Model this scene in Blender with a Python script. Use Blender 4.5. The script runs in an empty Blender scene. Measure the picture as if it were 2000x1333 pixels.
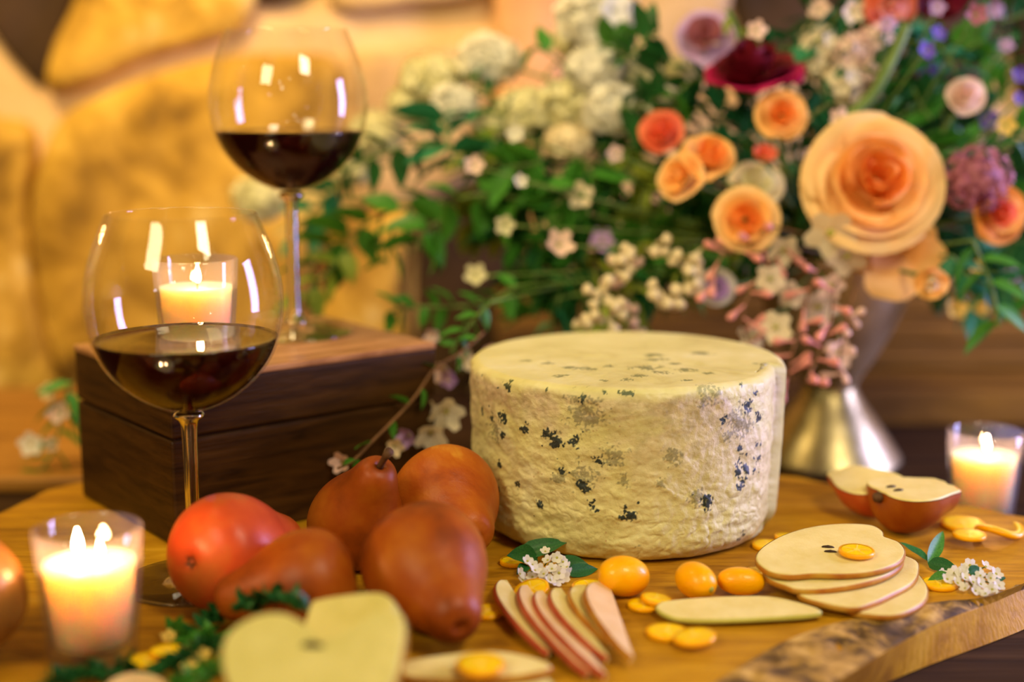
import bpy, math, random
from math import sin, cos, pi, sqrt, radians, atan2
from mathutils import Vector, Matrix, Quaternion, noise
random.seed(7)
S = bpy.context.scene
COL = S.collection

# ------------------------------------------------------------ camera, light, exposure
FPX = 50.0 / 36.0 * 2000.0
H = 0.27
PITCH = radians(10.2)
cd = bpy.data.cameras.new('camera'); cam = bpy.data.objects.new('camera', cd); COL.objects.link(cam)
cd.lens = 50; cd.sensor_width = 36; cd.clip_start = 0.01
cam.location = (0, 0, H); cam.rotation_euler = (pi / 2 - PITCH, 0, 0)
cd.dof.use_dof = True; cd.dof.focus_distance = 0.80; cd.dof.aperture_fstop = 2.1
S.camera = cam
S.view_settings.view_transform = 'Standard'; S.view_settings.look = 'None'
S.view_settings.gamma = 1; S.view_settings.exposure = 0.0
S.cycles.transparent_max_bounces = 40
S.cycles.max_bounces = 14; S.cycles.transmission_bounces = 12; S.cycles.sample_clamp_indirect = 6

w = bpy.data.worlds.new('room_air'); S.world = w; w.use_nodes = True
w.node_tree.nodes['Background'].inputs[0].default_value = (1.0, 0.70, 0.26, 1)
w.node_tree.nodes['Background'].inputs[1].default_value = 0.11

def area(name, loc, target, size, energy, color, size_y=None):
    l = bpy.data.lights.new(name, 'AREA'); l.energy = energy; l.color = color; l.size = size
    if size_y: l.shape = 'RECTANGLE'; l.size_y = size_y
    o = bpy.data.objects.new(name, l); COL.objects.link(o); o.location = loc
    o.rotation_euler = (Vector(target) - Vector(loc)).to_track_quat('-Z', 'Y').to_euler()
    return o
def shade(o, deg): o.data.spread = radians(deg)
def bulb(name, loc, energy, color, radius):
    l = bpy.data.lights.new(name, 'POINT'); l.energy = energy; l.color = color; l.shadow_soft_size = radius
    o = bpy.data.objects.new(name, l); COL.objects.link(o); o.location = loc

area('warm_room_lamp', (-0.72, -0.35, 0.92), (0.02, 0.8, 0.05), 0.40, 10.8, (1.0, 0.85, 0.48))
area('warm_ceiling_lamp', (0.50, 0.10, 0.95), (0.24, 1.0, 0.24), 0.3, 9.5, (1.0, 0.84, 0.58))
area('cool_window_light', (1.22, 0.98, 0.30), (0.1, 0.86, 0.05), 0.26, 24, (0.50, 0.47, 1.0), 0.7)
shade(area('wall_lamp', (-0.45, 0.80, 1.00), (-0.22, 1.42, 0.28), 0.25, 4.6, (1.0, 0.72, 0.32)), 95)
bulb('string_bulb_a', (-0.30, -1.1, 1.00), 1.2, (0.95, 1.0, 0.75), 0.022)
bulb('string_bulb_b', (-0.12, -1.2, 0.80), 1.2, (0.95, 1.0, 0.75), 0.022)
bulb('string_bulb_c', (0.25, -1.0, 1.10), 1.2, (1.0, 0.85, 0.6), 0.022)
bulb('string_bulb_d', (-0.75, -0.9, 0.55), 0.8, (0.7, 0.75, 1.0), 0.03)

# ------------------------------------------------------------ helpers
CP = Vector((0, 0, H)); CF = Vector((0, cos(PITCH), -sin(PITCH))); CU = Vector((0, sin(PITCH), cos(PITCH))); CR = Vector((1, 0, 0))
def ray(px, py): return CF + CR * ((px - 1000) / FPX) - CU * ((py - 666.5) / FPX)
def P(px, py, Z): return CP + ray(px, py) * Z
def G(px, py, h=0.0):
    d = ray(px, py); return CP + d * ((h - H) / d.z)
def ONP(px, py, p0, n):
    d = ray(px, py); return CP + d * (n.dot(p0 - CP) / n.dot(d))
V = Vector
def lerp(a, b, t): return a + (b - a) * t
def nz(x, y, z): return noise.noise((x, y, z))

def nt(m): m.use_nodes = True; return m.node_tree
def new_mat(name):
    m = bpy.data.materials.new(name); t = nt(m); t.nodes.clear()
    out = t.nodes.new('ShaderNodeOutputMaterial'); return m, t, out
def texco(t, stretch=(1, 1, 1), rot=(0, 0, 0)):
    tc = t.nodes.new('ShaderNodeTexCoord'); mp = t.nodes.new('ShaderNodeMapping')
    mp.inputs['Scale'].default_value = stretch; mp.inputs['Rotation'].default_value = rot
    t.links.new(tc.outputs['Object'], mp.inputs[0]); return mp.outputs[0]
def noise_node(t, co, scale, detail=4, rough=0.55, dist=0.0):
    n = t.nodes.new('ShaderNodeTexNoise'); n.inputs['Scale'].default_value = scale
    n.inputs['Detail'].default_value = detail; n.inputs['Roughness'].default_value = rough; n.inputs['Distortion'].default_value = dist
    t.links.new(co, n.inputs['Vector']); return n.outputs['Fac']
def ramp(t, fac, stops):
    r = t.nodes.new('ShaderNodeValToRGB'); e = r.color_ramp.elements
    while len(e) < len(stops): e.new(0.5)
    for i, (p, c) in enumerate(stops): e[i].position = p; e[i].color = (*c, 1)
    t.links.new(fac, r.inputs[0]); return r.outputs[0]
def mixc(t, fac, a, b, mode='MIX'):
    m = t.nodes.new('ShaderNodeMix'); m.data_type = 'RGBA'; m.blend_type = mode
    for s, x in ((0, fac), (6, a), (7, b)):
        if isinstance(x, (int, float)): m.inputs[s].default_value = x
        elif isinstance(x, tuple): m.inputs[s].default_value = (*x, 1)
        else: t.links.new(x, m.inputs[s])
    return m.outputs[2]
def maths(t, op, a, b=0.0, clamp=False):
    m = t.nodes.new('ShaderNodeMath'); m.operation = op; m.use_clamp = clamp
    for i, x in enumerate((a, b)):
        if isinstance(x, (int, float)): m.inputs[i].default_value = x
        else: t.links.new(x, m.inputs[i])
    return m.outputs[0]

def MAT(name, cols, scale=20, rough=0.5, bump=0.0, bscale=None, stretch=(1, 1, 1), rot=(0, 0, 0), detail=4, dist=0.0, lo=0.3, hi=0.7,
        sss=0.0, sssr=(1, .5, .2), sscale=0.01, metal=0.0, coat=0.0, spec=0.28, trans=0.0, ior=1.45):
    m, t, out = new_mat(name)
    b = t.nodes.new('ShaderNodeBsdfPrincipled'); t.links.new(b.outputs[0], out.inputs[0])
    co = texco(t, stretch, rot)
    if len(cols) == 1: b.inputs['Base Color'].default_value = (*cols[0], 1)
    else:
        f = noise_node(t, co, scale, detail, 0.6, dist)
        k = len(cols) - 1
        c = ramp(t, f, [(lerp(lo, hi, i / k), cc) for i, cc in enumerate(cols)])
        t.links.new(c, b.inputs['Base Color'])
    b.inputs['Roughness'].default_value = rough; b.inputs['Metallic'].default_value = metal
    b.inputs['Coat Weight'].default_value = coat; b.inputs['Coat Roughness'].default_value = 0.12
    b.inputs['Specular IOR Level'].default_value = spec; b.inputs['Transmission Weight'].default_value = trans; b.inputs['IOR'].default_value = ior
    if sss:
        b.inputs['Subsurface Weight'].default_value = sss; b.inputs['Subsurface Radius'].default_value = sssr; b.inputs['Subsurface Scale'].default_value = sscale
    if bump:
        bn = t.nodes.new('ShaderNodeBump'); bn.inputs['Strength'].default_value = 1; bn.inputs['Distance'].default_value = bump
        t.links.new(noise_node(t, co, bscale or scale * 3, 4), bn.inputs['Height']); t.links.new(bn.outputs[0], b.inputs['Normal'])
    return m
def PETAL(name, c0, c1, scale=40, transl=0.35, rough=0.6):
    m, t, out = new_mat(name)
    co = texco(t); c = ramp(t, noise_node(t, co, scale, 3), [(0.3, c0), (0.7, c1)])
    d = t.nodes.new('ShaderNodeBsdfPrincipled'); d.inputs['Roughness'].default_value = rough; d.inputs['Specular IOR Level'].default_value = 0.3
    tr = t.nodes.new('ShaderNodeBsdfTranslucent'); mx = t.nodes.new('ShaderNodeMixShader'); mx.inputs[0].default_value = transl
    t.links.new(c, d.inputs['Base Color']); t.links.new(c, tr.inputs[0])
    t.links.new(d.outputs[0], mx.inputs[1]); t.links.new(tr.outputs[0], mx.inputs[2]); t.links.new(mx.outputs[0], out.inputs[0])
    return m
def THIN(name, tint, f0=0.05, gain=0.9, rough=0.0, power=4.0, haze=0.0):
    m, t, out = new_mat(name)
    lw = t.nodes.new('ShaderNodeLayerWeight'); lw.inputs[0].default_value = 0.5
    f = maths(t, 'ADD', maths(t, 'MULTIPLY', maths(t, 'POWER', lw.outputs['Facing'], power), gain), f0, True)
    a = t.nodes.new('ShaderNodeBsdfTransparent'); a.inputs[0].default_value = (*tint, 1)
    g = t.nodes.new('ShaderNodeBsdfGlossy'); g.inputs['Roughness'].default_value = rough
    mx = t.nodes.new('ShaderNodeMixShader'); t.links.new(f, mx.inputs[0])
    t.links.new(a.outputs[0], mx.inputs[1]); t.links.new(g.outputs[0], mx.inputs[2])
    if haze:
        tr = t.nodes.new('ShaderNodeBsdfTranslucent'); m2 = t.nodes.new('ShaderNodeMixShader'); m2.inputs[0].default_value = haze
        t.links.new(mx.outputs[0], m2.inputs[1]); t.links.new(tr.outputs[0], m2.inputs[2]); mx = m2
    t.links.new(mx.outputs[0], out.inputs[0])
    return m
def GLASS(name, col=(1, 1, 1)):
    m, t, out = new_mat(name); g = t.nodes.new('ShaderNodeBsdfGlass'); g.inputs['Color'].default_value = (*col, 1)
    g.inputs['IOR'].default_value = 1.45; g.inputs['Roughness'].default_value = 0; t.links.new(g.outputs[0], out.inputs[0]); return m
def EMIT(name, col, s):
    m, t, out = new_mat(name); g = t.nodes.new('ShaderNodeEmission'); g.inputs[0].default_value = (*col, 1); g.inputs[1].default_value = s
    t.links.new(g.outputs[0], out.inputs[0]); return m

def mesh(verts, faces, m=None, smooth=True, name='m'):
    me = bpy.data.meshes.new(name); me.from_pydata([tuple(v) for v in verts], [], faces)
    if smooth: me.polygons.foreach_set('use_smooth', [True] * len(me.polygons))
    if m: me.materials.append(m)
    me.update(); return me
def link(name, me, parent=None, loc=None, quat=None, scale=None, kind=None, label=None):
    o = bpy.data.objects.new(name, me); COL.objects.link(o)
    if parent: o.parent = parent
    if loc is not None: o.location = loc
    if quat is not None: o.rotation_mode = 'QUATERNION'; o.rotation_quaternion = quat
    if scale is not None: o.scale = (scale,) * 3 if isinstance(scale, (int, float)) else scale
    if kind: o['kind'] = kind
    if label: o['label'] = label
    return o
def tag(o, label, cat, group=None):
    o['label'] = label; o['category'] = cat
    if group: o['group'] = group
    return o
def thing(name, loc, label, cat, group=None, quat=None, scale=None):
    return tag(link(name, None, None, loc, quat, scale), label, cat, group)
def copy_tree(o, parent=None):
    c = o.copy(); COL.objects.link(c)
    if parent: c.parent = parent
    for ch in list(o.children): copy_tree(ch, c)
    return c
def merge(parts):
    vs, fs = [], []
    for v, f in parts:
        k = len(vs); vs += list(v); fs += [tuple(i + k for i in q) for q in f]
    return vs, fs
def lathe(prof, seg=48, cap=(True, True), fn=None):
    vs, fs = [], []
    for (r, z) in prof:
        for k in range(seg):
            a = 2 * pi * k / seg; p = V((r * cos(a), r * sin(a), z)); vs.append(fn(p, a) if fn else p)
    n = len(prof)
    for i in range(n - 1):
        for k in range(seg):
            k2 = (k + 1) % seg; fs.append((i * seg + k, i * seg + k2, (i + 1) * seg + k2, (i + 1) * seg + k))
    if cap[0]: fs.append(tuple(range(seg - 1, -1, -1)))
    if cap[1]: fs.append(tuple((n - 1) * seg + k for k in range(seg)))
    return vs, fs
def tube(pts, rad, seg=6):
    pts = [V(p) for p in pts]; n = len(pts)
    if isinstance(rad, (int, float)): rad = [rad] * n
    vs, fs = [], []
    up = V((0.13, 0.21, 0.97))
    for i, p in enumerate(pts):
        t = (pts[min(i + 1, n - 1)] - pts[max(i - 1, 0)]).normalized()
        s = t.cross(up)
        if s.length < 1e-4: s = t.cross(V((1, 0, 0)))
        s.normalize(); u = s.cross(t)
        for k in range(seg):
            a = 2 * pi * k / seg; vs.append(p + (s * cos(a) + u * sin(a)) * rad[i])
    for i in range(n - 1):
        for k in range(seg):
            k2 = (k + 1) % seg; fs.append((i * seg + k, i * seg + k2, (i + 1) * seg + k2, (i + 1) * seg + k))
    fs.append(tuple(range(seg - 1, -1, -1))); fs.append(tuple((n - 1) * seg + k for k in range(seg)))
    return vs, fs
def catmull(pts, sub=6, closed=False):
    pts = [V(p) for p in pts]; n = len(pts); out = []
    rng = range(n) if closed else range(n - 1)
    for i in rng:
        if closed: a, b, c, d = pts[(i - 1) % n], pts[i], pts[(i + 1) % n], pts[(i + 2) % n]
        else: a, b, c, d = pts[max(i - 1, 0)], pts[i], pts[i + 1], pts[min(i + 2, n - 1)]
        for k in range(sub):
            t = k / sub
            out.append(0.5 * ((2 * b) + (c - a) * t + (2 * a - 5 * b + 4 * c - d) * t * t + (3 * b - a - 3 * c + d) * t ** 3))
    if not closed: out.append(pts[-1])
    return out
def box(x0, x1, y0, y1, z0, z1, bev=0.0):
    import bmesh
    bm = bmesh.new(); bmesh.ops.create_cube(bm, size=1)
    for v in bm.verts: v.co = V((lerp(x0, x1, v.co.x + .5), lerp(y0, y1, v.co.y + .5), lerp(z0, z1, v.co.z + .5)))
    if bev: bmesh.ops.bevel(bm, geom=bm.edges[:], offset=bev, segments=3, affect='EDGES', profile=0.6)
    vs = [v.co.copy() for v in bm.verts]; bm.verts.index_update(); fs = [tuple(v.index for v in f.verts) for f in bm.faces]; bm.free()
    return vs, fs
def to_quat(d, roll=0.0):
    return V(d).to_track_quat('Z', 'Y') @ Quaternion((0, 0, 1), roll)
TZ = -0.026   # table top

# ------------------------------------------------------------ materials
m_wood_table = MAT('dark_table_wood', [(0.012, 0.006, 0.003), (0.034, 0.016, 0.007), (0.060, 0.030, 0.013)], 14, 0.55, 0.0006, 40, (0.35, 6, 1), dist=0.6, spec=.12)
m_box = MAT('walnut_box_wood', [(0.013, 0.004, 0.001), (0.038, 0.014, 0.002), (0.062, 0.025, 0.004)], 18, 0.42, 0.0004, 60, (1, 1, 9), dist=0.8)
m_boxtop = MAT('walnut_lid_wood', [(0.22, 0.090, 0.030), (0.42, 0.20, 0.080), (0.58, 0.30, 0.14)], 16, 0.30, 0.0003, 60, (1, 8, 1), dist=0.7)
m_beam = MAT('old_timber', [(0.050, 0.020, 0.002), (0.17, 0.078, 0.006), (0.26, 0.125, 0.010)], 8, 0.7, 0.003, 30, (0.6, 3, 5), dist=0.6)
m_mortar = MAT('peach_mortar', [(0.58, 0.37, 0.17), (0.80, 0.54, 0.28)], 9, 0.9, 0.004, 40)
m_stone = MAT('golden_stone', [(0.12, 0.055, 0.006), (0.36, 0.19, 0.020), (0.58, 0.33, 0.042), (0.74, 0.50, 0.14)], 13, 0.85, 0.008, 22, detail=6, lo=0.30, hi=0.68, dist=.5)
m_stone2 = MAT('tan_stone', [(0.26, 0.15, 0.07), (0.50, 0.31, 0.13), (0.70, 0.48, 0.24)], 8, 0.85, 0.006, 22, detail=5)
m_stone_dk = MAT('dark_shaded_stone', [(0.020, 0.011, 0.006), (0.07, 0.035, 0.014)], 8, 0.9, 0.006, 22)  # dark gaps and the dim right of the wall, put into the colour
m_stone_or = MAT('orange_stone', [(0.50, 0.22, 0.07), (0.78, 0.42, 0.18)], 7, 0.85, 0.005, 22)
m_skin_red = MAT('red_pear_skin', [(0.36, 0.035, 0.008), (0.52, 0.07, 0.014), (0.50, 0.13, 0.020)], 22, 0.36, 0.0002, 260, coat=0.0, sss=0.12, sssr=(1, .3, .1), sscale=.004)
m_skin_brn = MAT('russet_pear_skin', [(0.14, 0.025, 0.002), (0.30, 0.058, 0.003), (0.40, 0.11, 0.006)], 26, 0.42, 0.0002, 260, coat=0.0, sss=0.1, sssr=(1, .3, .1), sscale=.004)
m_skin_spk = MAT('speckled_pear_skin', [(0.20, 0.030, 0.002), (0.36, 0.07, 0.004), (0.44, 0.12, 0.008), (0.60, 0.30, 0.03)], 20, 0.42, 0.0003, 300, detail=7, dist=.5)
m_skin_olv = MAT('olive_pear_skin', [(0.20, 0.085, 0.016), (0.34, 0.14, 0.030), (0.42, 0.24, 0.05)], 24, 0.33, 0.0002, 260, coat=0.15)
m_skin_cut = MAT('cut_fruit_skin', [(0.38, 0.11, 0.012), (0.48, 0.20, 0.02), (0.54, 0.32, 0.04)], 60, 0.4)
m_skin_rosy = MAT('rosy_fruit_skin', [(0.38, 0.05, 0.02), (0.55, 0.12, 0.05)], 60, 0.4)
m_skin_grn = MAT('green_fruit_skin', [(0.50, 0.48, 0.08), (0.62, 0.58, 0.14)], 60, 0.4)
m_skin_gold = MAT('golden_fruit_skin', [(0.50, 0.22, 0.015), (0.58, 0.34, 0.03)], 60, 0.5)
m_flesh = MAT('pear_flesh', [(0.72, 0.57, 0.18), (0.82, 0.69, 0.29)], 60, 0.42, 0.0002, 700, sss=0.25, sssr=(1, .7, .3), sscale=.005)
m_flesh_pk = MAT('apple_flesh', [(0.68, 0.44, 0.18), (0.80, 0.58, 0.30)], 60, 0.4, 0.0002, 700, sss=0.25, sssr=(1, .7, .3), sscale=.005)
m_flesh_gr = MAT('green_white_flesh', [(0.60, 0.51, 0.14), (0.74, 0.63, 0.23)], 50, 0.42, 0.0002, 700, sss=0.25, sssr=(1, .8, .3), sscale=.006)
m_stemwood = MAT('pear_stem_wood', [(0.05, 0.022, 0.008), (0.13, 0.06, 0.02)], 200, 0.7)
m_kum = MAT('kumquat_peel', [(0.96, 0.37, 0.0), (1.0, 0.48, 0.0)], 40, 0.30, 0.00025, 900, sss=0.25, sssr=(1, .4, .05), sscale=.004, coat=0.2)
m_kumflesh = MAT('kumquat_flesh', [(0.90, 0.52, 0.0), (0.97, 0.66, 0.0)], 250, 0.35, 0.0003, 500, sss=0.15, sssr=(1, .5, .1), sscale=.003)
m_kumpith = MAT('kumquat_pith', [(0.92, 0.60, 0.04), (0.95, 0.70, 0.12)], 300, 0.5)
m_seed = MAT('seed_brown', [(0.03, 0.012, 0.004)], rough=0.4)
m_leaf = PETAL('green_leaf', (0.030, 0.17, 0.018), (0.09, 0.30, 0.028), 30, 0.25, 0.42)
m_leaf_dk = PETAL('deep_green_leaf', (0.010, 0.075, 0.018), (0.028, 0.15, 0.030), 30, 0.2, 0.4)
m_leaf_lt = PETAL('yellow_green_leaf', (0.16, 0.24, 0.022), (0.30, 0.36, 0.04), 30, 0.35, 0.45)
m_leaf_bl = PETAL('blue_green_leaf', (0.014, 0.14, 0.055), (0.04, 0.26, 0.11), 30, 0.2, 0.4)
m_stalk = MAT('green_stalk', [(0.08, 0.14, 0.025), (0.16, 0.24, 0.05)], 60, 0.5)
m_twig = MAT('brown_twig', [(0.12, 0.06, 0.025), (0.25, 0.12, 0.05)], 60, 0.6)
m_white = PETAL('white_petal', (0.78, 0.74, 0.62), (0.88, 0.86, 0.76), 40)
m_cream = PETAL('cream_petal', (0.80, 0.66, 0.40), (0.90, 0.80, 0.56), 40)
m_creamg = PETAL('greenish_cream_petal', (0.70, 0.66, 0.34), (0.84, 0.80, 0.54), 60)
m_peach = PETAL('peach_petal', (0.97, 0.50, 0.12), (0.98, 0.62, 0.22), 25, 0.35)
m_peach_lt = PETAL('light_peach_petal', (1.0, 0.62, 0.23), (1.0, 0.72, 0.33), 25, 0.35)
m_orange = PETAL('orange_petal', (0.92, 0.32, 0.05), (0.95, 0.44, 0.10), 25, 0.35)
m_coral = PETAL('coral_petal', (0.85, 0.16, 0.07), (0.92, 0.28, 0.13), 25, 0.35)
m_pink = PETAL('pink_petal', (0.80, 0.30, 0.24), (0.88, 0.46, 0.38), 40)
m_palepink = PETAL('pale_pink_petal', (0.84, 0.58, 0.46), (0.90, 0.70, 0.60), 40)
m_burg = PETAL('burgundy_petal', (0.10, 0.002, 0.008), (0.22, 0.004, 0.018), 25, 0.2)
m_magenta = PETAL('magenta_petal', (0.38, 0.004, 0.06), (0.50, 0.01, 0.10), 25, 0.3)
m_mauve = PETAL('mauve_petal', (0.34, 0.10, 0.13), (0.52, 0.20, 0.24), 50, 0.3)
m_lilac = PETAL('lilac_petal', (0.46, 0.26, 0.55), (0.62, 0.44, 0.72), 50, 0.3)
m_violet = PETAL('violet_petal', (0.10, 0.05, 0.42), (0.24, 0.16, 0.66), 50, 0.3)
m_yel = PETAL('yellow_petal', (0.80, 0.50, 0.06), (0.92, 0.70, 0.20), 50, 0.3)
m_cen = MAT('flower_centre', [(0.30, 0.30, 0.03), (0.5, 0.45, 0.08)], 300, 0.7)
m_glass = THIN('thin_clear_glass', (0.985, 0.985, 0.98), 0.03, 0.60, power=4.6)
m_foot = THIN('thin_foot_glass', (0.90, 0.90, 0.90), 0.08, 0.9, power=3.0)
m_cup = THIN('votive_glass', (0.96, 0.95, 0.93), 0.06, 0.9, haze=0.07)
m_solid = GLASS('solid_clear_glass', (0.98, 0.98, 0.97))
m_wine = MAT('red_wine', [(0.010, 0.0008, 0.0010)], rough=0.3, spec=0.0, ior=1.34)
m_winetop = MAT('red_wine_surface', [(0.012, 0.0012, 0.0016)], rough=0.015, spec=0.5, ior=1.34)
m_wick = MAT('burnt_wick', [(0.02, 0.012, 0.008)], rough=0.9)
m_flame = EMIT('candle_flame', (1.0, 0.50, 0.21), 480)
m_wax = MAT('candle_wax', [(0.98, 0.72, 0.46)], rough=0.4, sss=1.0, sssr=(1.0, 0.42, 0.16), sscale=0.070, ior=1.43)
m_vase = MAT('aged_silver', [(0.20, 0.16, 0.07), (0.36, 0.30, 0.15), (0.48, 0.42, 0.25)], 22, 0.36, 0.0004, 60, metal=1.0, detail=5)
m_vase2 = MAT('dull_silver', [(0.20, 0.14, 0.06), (0.34, 0.25, 0.12), (0.42, 0.33, 0.19)], 18, 0.55, 0.0004, 60, metal=0.6, detail=5)
m_bark = MAT('bark', [(0.030, 0.016, 0.006), (0.12, 0.065, 0.015), (0.42, 0.24, 0.05), (0.60, 0.38, 0.10)], 60, 0.75, 0.0012, 120, (.6, 1.0, 1), lo=0.32, hi=0.68, dist=0.5)

def board_material():
    m, t, out = new_mat('honey_board_wood'); b = t.nodes.new('ShaderNodeBsdfPrincipled'); t.links.new(b.outputs[0], out.inputs[0])
    co = texco(t, (1.3, 7, 4), (0, 0, radians(-22)))
    f = noise_node(t, co, 6, 6, 0.62, 1.2)
    c = ramp(t, f, [(0.28, (0.20, 0.080, 0.002)), (0.42, (0.43, 0.195, 0.004)), (0.56, (0.57, 0.285, 0.008)), (0.75, (0.68, 0.38, 0.030))])
    co2 = texco(t, (1, 1, 1)); f2 = noise_node(t, co2, 7, 3, 0.6, 0.8)
    c2 = ramp(t, f2, [(0.30, (0.62, 0.50, 0.42)), (0.55, (1, 1, 1))])
    c3 = mixc(t, 0.8, c, c2, 'MULTIPLY')
    fine = noise_node(t, texco(t, (3, 40, 10), (0, 0, radians(-22))), 20, 3)
    c4 = mixc(t, 0.35, c3, ramp(t, fine, [(0.35, (0.55, 0.5, 0.45)), (0.6, (1, 1, 1))]), 'MULTIPLY')
    t.links.new(c4, b.inputs['Base Color']); b.inputs['Roughness'].default_value = 0.5; b.inputs['Specular IOR Level'].default_value = 0.22
    bn = t.nodes.new('ShaderNodeBump'); bn.inputs['Distance'].default_value = 0.0005; t.links.new(fine, bn.inputs['Height']); t.links.new(bn.outputs[0], b.inputs['Normal'])
    return m
m_board = board_material()

# ------------------------------------------------------------ the setting
WD = 1.40
def WP(px, py):          # point of the wall plane y = WD
    d = ray(px, py); return CP + d * (WD / d.y)
wall = link('wall_back', mesh(*box(-1.9, 1.9, WD, WD + 0.1, -0.8, 1.5), m_mortar, False), kind='structure')
def stone(poly, m, proud, seed=0):
    pts = catmull([WP(*p) for p in poly], 4, True)
    c = sum(pts, V()) / len(pts)
    rings = [(1.0, 0.004), (0.985, -proud * 0.6), (0.94, -proud * 0.92), (0.75, -proud), (0.5, -proud * 1.05), (0.25, -proud * 1.1)]
    vs = []
    for s, dy in rings:
        for p in pts:
            q = c + (p - c) * s * 1.05; q.y = WD + dy + 0.006 * nz(q.x * 9, q.z * 9, seed) * (s < 0.98); vs.append(q - c)
    n = len(pts); fs = []
    for i in range(len(rings) - 1):
        for k in range(n):
            k2 = (k + 1) % n; fs.append((i * n + k, (i + 1) * n + k, (i + 1) * n + k2, i * n + k2))
    vs.append(V((0, WD - proud * 1.1 - c.y, 0))); b0 = (len(rings) - 1) * n
    fs += [(b0 + k, len(vs) - 1, b0 + (k + 1) % n) for k in range(n)]
    fs = [tuple(reversed(f)) for f in fs]
    link('stone', mesh(vs, fs, m), wall, c)
stones = [
    ([(-90, -120), (60, -120), (165, -110), (120, 60), (88, 160), (30, 110), (-20, 45), (-90, 0)], m_stone_dk, 0.010),
    ([(190, -120), (420, -120), (500, -40), (470, 50), (400, 78), (290, 108), (180, 158), (108, 170), (118, 90), (160, 0)], m_stone, 0.022),
    ([(520, -130), (640, -130), (610, -30), (545, 8), (490, -10)], m_stone_dk, 0.010),
    ([(130, 250), (220, 190), (330, 150), (450, 122), (560, 118), (640, 130), (655, 220), (640, 420), (600, 560), (520, 700), (380, 790), (200, 800), (130, 700), (95, 560), (80, 400)], m_stone, 0.030),
    ([(-110, 235), (0, 240), (70, 270), (62, 400), (75, 560), (110, 700), (120, 800), (-110, 815)], m_stone, 0.026),
    ([(680, 130), (780, 105), (900, 95), (945, 130), (955, 260), (935, 330), (840, 380), (720, 400), (675, 330)], m_stone2, 0.020),
    ([(660, 430), (740, 425), (800, 415), (780, 560), (800, 700), (770, 795), (560, 800), (580, 700), (640, 560)], m_stone, 0.024),
    ([(830, 400), (880, 385), (960, 360), (1010, 420), (1020, 560), (960, 700), (830, 795), (815, 600)], m_stone_dk, 0.012),
    ([(660, -120), (920, -120), (950, -40), (935, -5), (800, 8), (680, 18), (640, -20)], m_stone2, 0.016),
    ([(975, -120), (1085, -120), (1095, 60), (1085, 190), (1040, 250), (985, 240), (972, 100)], m_stone_or, 0.026),
    ([(1115, -120), (1330, -120), (1420, -60), (1400, 60), (1330, 150), (1200, 190), (1120, 160)], m_stone2, 0.020),
    ([(1450, -120), (1640, -120), (1660, 40), (1600, 130), (1500, 120), (1440, 30)], m_stone_dk, 0.014),
    ([(1010, 290), (1100, 230), (1250, 220), (1420, 190), (1500, 170), (1560, 300), (1500, 480), (1250, 520), (1060, 480), (1000, 380)], m_stone2, 0.018),
    ([(1690, -120), (1900, -120), (1960, 40), (1880, 170), (1720, 180), (1650, 100)], m_stone_dk, 0.020),
    ([(1600, 220), (1720, 210), (1880, 200), (1960, 320), (1900, 480), (1700, 500), (1590, 400)], m_stone_dk, 0.014),
    ([(2000, -120), (2250, -120), (2280, 180), (2150, 260), (2010, 220), (1975, 60)], m_stone_dk, 0.018),
    ([(2010, 270), (2200, 290), (2260, 450), (2150, 560), (1980, 540), (1960, 420)], m_stone_dk, 0.018),
    ([(-420, -100), (-150, -110), (-130, 60), (-200, 180), (-400, 160)], m_stone, 0.02),
    ([(-430, 200), (-160, 215), (-150, 500), (-250, 560), (-440, 500)], m_stone2, 0.02),
    ([(-440, 560), (-150, 590), (-140, 810), (-440, 820)], m_stone, 0.02),
]
for i, (poly, m, pr) in enumerate(stones): stone(poly, m, pr, i * 3.3)
rs = random.Random(3)       # rows above and beside the view, as the wall goes on
def rect_stone(x0, x1, z0, z1, i):
    m = [m_stone, m_stone2, m_stone, m_stone_or][i % 4]
    pts = []
    for (u, v) in ((0, .1), (.1, 0), (.5, -.02), (.9, 0), (1, .1), (1.02, .5), (1, .9), (.9, 1), (.5, 1.03), (.1, 1), (0, .9), (-.02, .5)):
        pts.append(V((lerp(x0, x1, u) + rs.uniform(-.012, .012), WD, lerp(z0, z1, v) + rs.uniform(-.012, .012))))
    pts = catmull(pts, 2, True); c = sum(pts, V()) / len(pts); vs = []; n = len(pts)
    for s, dy in ((1, .004), (.97, -.014), (.85, -.022), (.4, -.025)):
        for p in pts: q = c + (p - c) * s; q.y = WD + dy; vs.append(q - c)
    fs = [(i * n + k, i * n + (k + 1) % n, (i + 1) * n + (k + 1) % n, (i + 1) * n + k) for i in range(3) for k in range(n)]
    fs.append(tuple(3 * n + k for k in range(n))); link('stone', mesh(vs, fs, m), wall, c)
k = 0
for z0, z1 in ((0.44, 0.60), (0.63, 0.80)):
    x = -0.95 + (z0 > .5) * .1
    while x < 0.9:
        wd = rs.uniform(0.2, 0.34); rect_stone(x, x + wd - .03, z0, z1, k); x += wd; k += 1
for x0, x1 in ((-.98, -.76), (.70, .94)):
    for z0, z1 in ((-.02, .16), (.19, .40)): rect_stone(x0, x1, z0, z1, k); k += 1

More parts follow.
